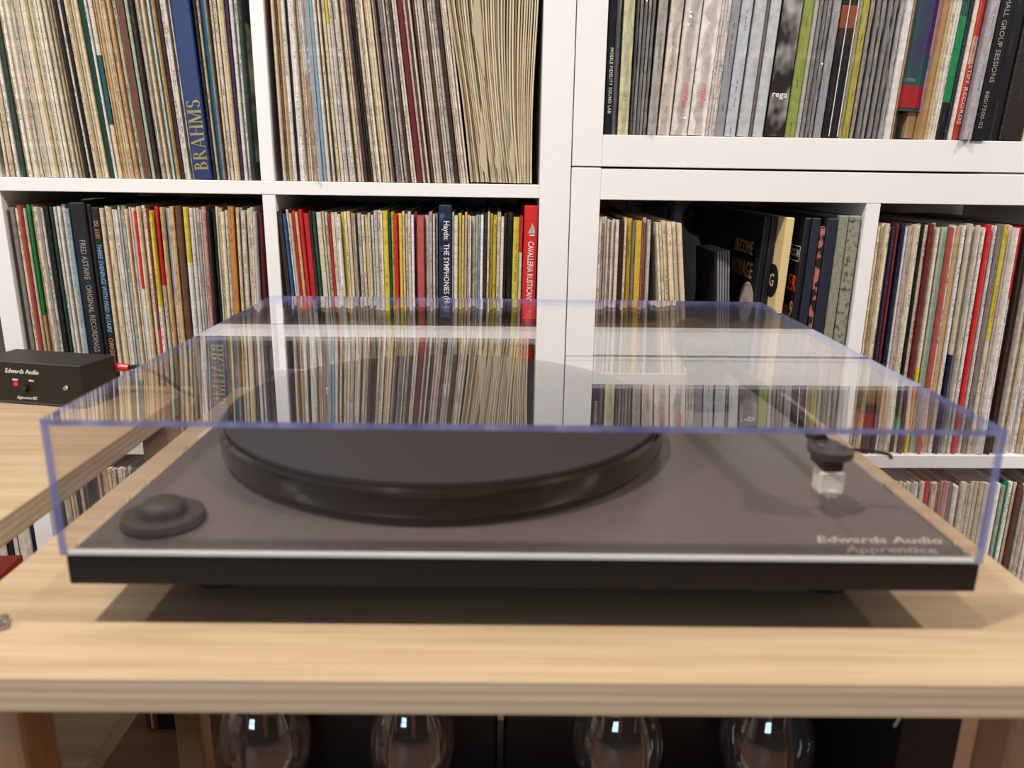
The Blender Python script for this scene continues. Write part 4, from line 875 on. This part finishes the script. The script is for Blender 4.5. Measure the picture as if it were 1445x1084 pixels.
pane('side_panel', LX1-ST+.00005, LX1, LY0, LY1, ZP+.0003, LT-TK-.00005, 0, {'-y': 1, '+y': 1})
obj('edge_glint', bx(LX0+ST, LX1-ST, LY0-.0001, LY0+TK+.0001, ZP+.0002, ZP+.0024, .0004), MEDGEW, dc, DI)['label'] = 'pale strip painted as the reflection along the lower edge'  # pale strip painted in for the reflection at the panel foot
p = on_y(741, 487, LY1-.006)
obj('hinge', bx(p.x-.0095, p.x+.0095, LY1-.009, LY1-TK-.0002, p.z-.002, p.z+.002, .0008), MMETAL, dc, DI)['label'] = 'small metal hinge plate'

# ------------------------------------------------------------------ phono box on the other rack
fr = on_z(113, 517, Z(-.1828)); br_ = on_z(160, 501, Z(-.1828)); bl = on_z(25, 492.5, Z(-.1828))
yaw = math.atan2(br_.y-bl.y, br_.x-bl.x); wd = .112; dp = max(.048, (br_-fr).length)
ph = thing('phono_preamp', 'small black phono preamplifier box with white script and a red lamp', 'preamplifier', Matrix.Translation((fr.x, fr.y, ZT)) @ Matrix.Rotation(yaw, 4, 'Z'))
HT = Z(-.1828)-ZT
obj('case', bx(-wd, 0, 0, dp, .0035, HT, .0006), MBLKBOX, ph)
obj('base_plate', bx(-wd+.001, -.001, .001, dp-.001, .0012, .0035, .0003), plain('grey_base', '55555a', .4), ph)
for x in (-wd+.012, -.012):
    for y in (.01, dp-.01): obj('foot', lathe([(.005, 0), (.005, .0013), (0, .0013)], 16, True, None, (x, y, 0)), MRUBBER, ph)
PI_ = ph.matrix_world.inverted()
def pf(px, py):       # a pixel on the front face, in the box's own frame
    o_, d_ = PI_ @ CAM, PI_.to_3x3() @ ray(px, py); q = o_ + d_*(-o_.y/d_.y); return q.x, q.z
def plabel(s, px0, px1, py, size, shear):
    (xa, za), (xb, zb) = pf(px0, py), pf(px1, py); me = text_mesh(s, size, shear=shear, bold=.00008, depth=.00008); xs_ = [v.co.x for v in me.vertices]; sc = (xb-xa)/(max(xs_)-min(xs_))
    for v in me.vertices: v.co.x *= sc
    obj('lettering', me, MINKW, ph, face_M((xa+xb)/2, -.0002, (za+zb)/2))
plabel('Edwards Audio', 7, 54, 524.5, .0062, .3); plabel('MM', 18, 25, 536, .0026, 0); plabel('MC', 41, 48, 537.5, .0026, 0); plabel('Apprentice MC', 24, 53, 561.5, .0042, .3)
YM = Matrix.Rotation(R(90), 4, 'X')
def pl(name, px, py, prof, mat):
    x, z = pf(px, py); return smooth(obj(name, lathe(prof, 20), mat, ph, Matrix.Translation((x, 0, z)) @ YM))
pl('lamp', 23, 541.7, [(.0019, 0), (.0019, .001), (.0012, .0018), (0, .002)], MLED)
pl('knob', 36, 549, [(.0036, 0), (.0036, .004), (.003, .005), (0, .005)], MBLACK)
pl('switch_hole', 45, 544, [(.0018, 0), (.0018, .0003), (0, .0003)], MPLUG)
pl('power_stud', 94, 547.5, [(.0028, 0), (.0028, .0012), (.002, .0024), (0, .0028)], MMETAL)
bm = tube(bmesh.new(), [(-.016, dp+.001, .029), (.001, dp+.006, .0285), (.0085, dp+.008, .028)], [.0042, .0042, .0036], 14)
rp = thing('audio_plug', 'red audio plug on a black cable behind the phono box', 'plug', ph.matrix_world.copy()); obj('plug_body', bm, MRED, rp)
obj('cable', tube(bmesh.new(), spline([(.008, dp+.008, .028), (.022, dp+.010, .0285), (.045, dp+.012, .018), (.062, dp+.013, .006), (.085, dp+.004, .0035)], 8), .0022, 8), MBLACK, rp)

# ------------------------------------------------------------------ valve amplifier under the turntable
ZL = Z(-.61)
am = thing('tube_amplifier', 'black valve amplifier with two black transformer covers on the lower board', 'amplifier', Matrix.Translation((0, .53, ZL)))
AI = am.matrix_world.inverted()
obj('chassis', bx(-.235, .245, .42, .68, ZL+.008, ZL+.07, .003, 2), MBLACK, am, AI)
for x in (-.2, .21):
    for y in (.445, .655): obj('foot', lathe([(.014, ZL), (.014, ZL+.008), (0, ZL+.008)], 16, True, None, (x, y, 0)), MRUBBER, am, AI)
for x0, x1 in ((-.222, -.0012), (.0048, .236)): obj('transformer_cover', bx(x0, x1, .538, .67, ZL+.07, ZL+.29, .003, 2), MBLACK, am, AI)
for k, (px, s) in enumerate(((375, 1.0), (582, .97), (872, 1.04), (1081, 1.04))):
    p = on_y(px, 1050, .492); rb = .0335*s
    t = thing('vacuum_tube', 'clear glass valve with a dark plate, %s along the amplifier from the phono box side' % ORD[k+1], 'vacuum tube', Matrix.Translation((p.x, .492, ZL+.0705)))
    hc = p.z-(ZL+.0705)
    smooth(obj('glass', lathe([(.0165, .012), (.019, .022), (.0205, hc-.042), (rb*.74, hc-.029), (rb*.92, hc-.015), (rb, hc), (rb*.985, hc+.010), (rb*.92, hc+.021), (rb*.78, hc+.034), (rb*.6, hc+.045), (rb*.35, hc+.053), (0, hc+.056)], 40, False), MGLASS, t), 60)
    smooth(obj('base', lathe([(.0185, 0), (.0185, .016), (.017, .02), (0, .02)], 28), MBLACK, t))
    obj('anode', bx(-.0175*s, .0175*s, -.009, .009, hc-.06, hc+.006, .004, 3), MANODE, t)
    obj('support_rod', lathe([(.0016, hc), (.0016, hc+.04), (0, hc+.04)], 10, True, None, (.001, 0, 0)), MCOPPER, t)
    obj('support_rod', lathe([(.0007, hc), (.0007, hc+.04), (0, hc+.04)], 8, True, None, (-.012, 0, 0)), MMETAL, t)
    obj('support_rod', lathe([(.0007, hc), (.0007, hc+.04), (0, hc+.04)], 8, True, None, (.012, 0, 0)), MMETAL, t)
t = thing('dark_filler_case', 'narrow dark case added to darken the gap beside the valve amplifier', 'filler case', Matrix.Translation((.27, .55, ZL)))  # added box that hides the lit back leg and keeps this gap dark
obj('case', bx(-.0185, .0185, -.14, .14, .004, .335, .002), plain('dark_case', '0f0b0a', .5, var=.15, scale=20), t)
for y in (-.12, .12): obj('foot', bx(-.012, .012, y-.01, y+.01, 0, .004), MRUBBER, t)
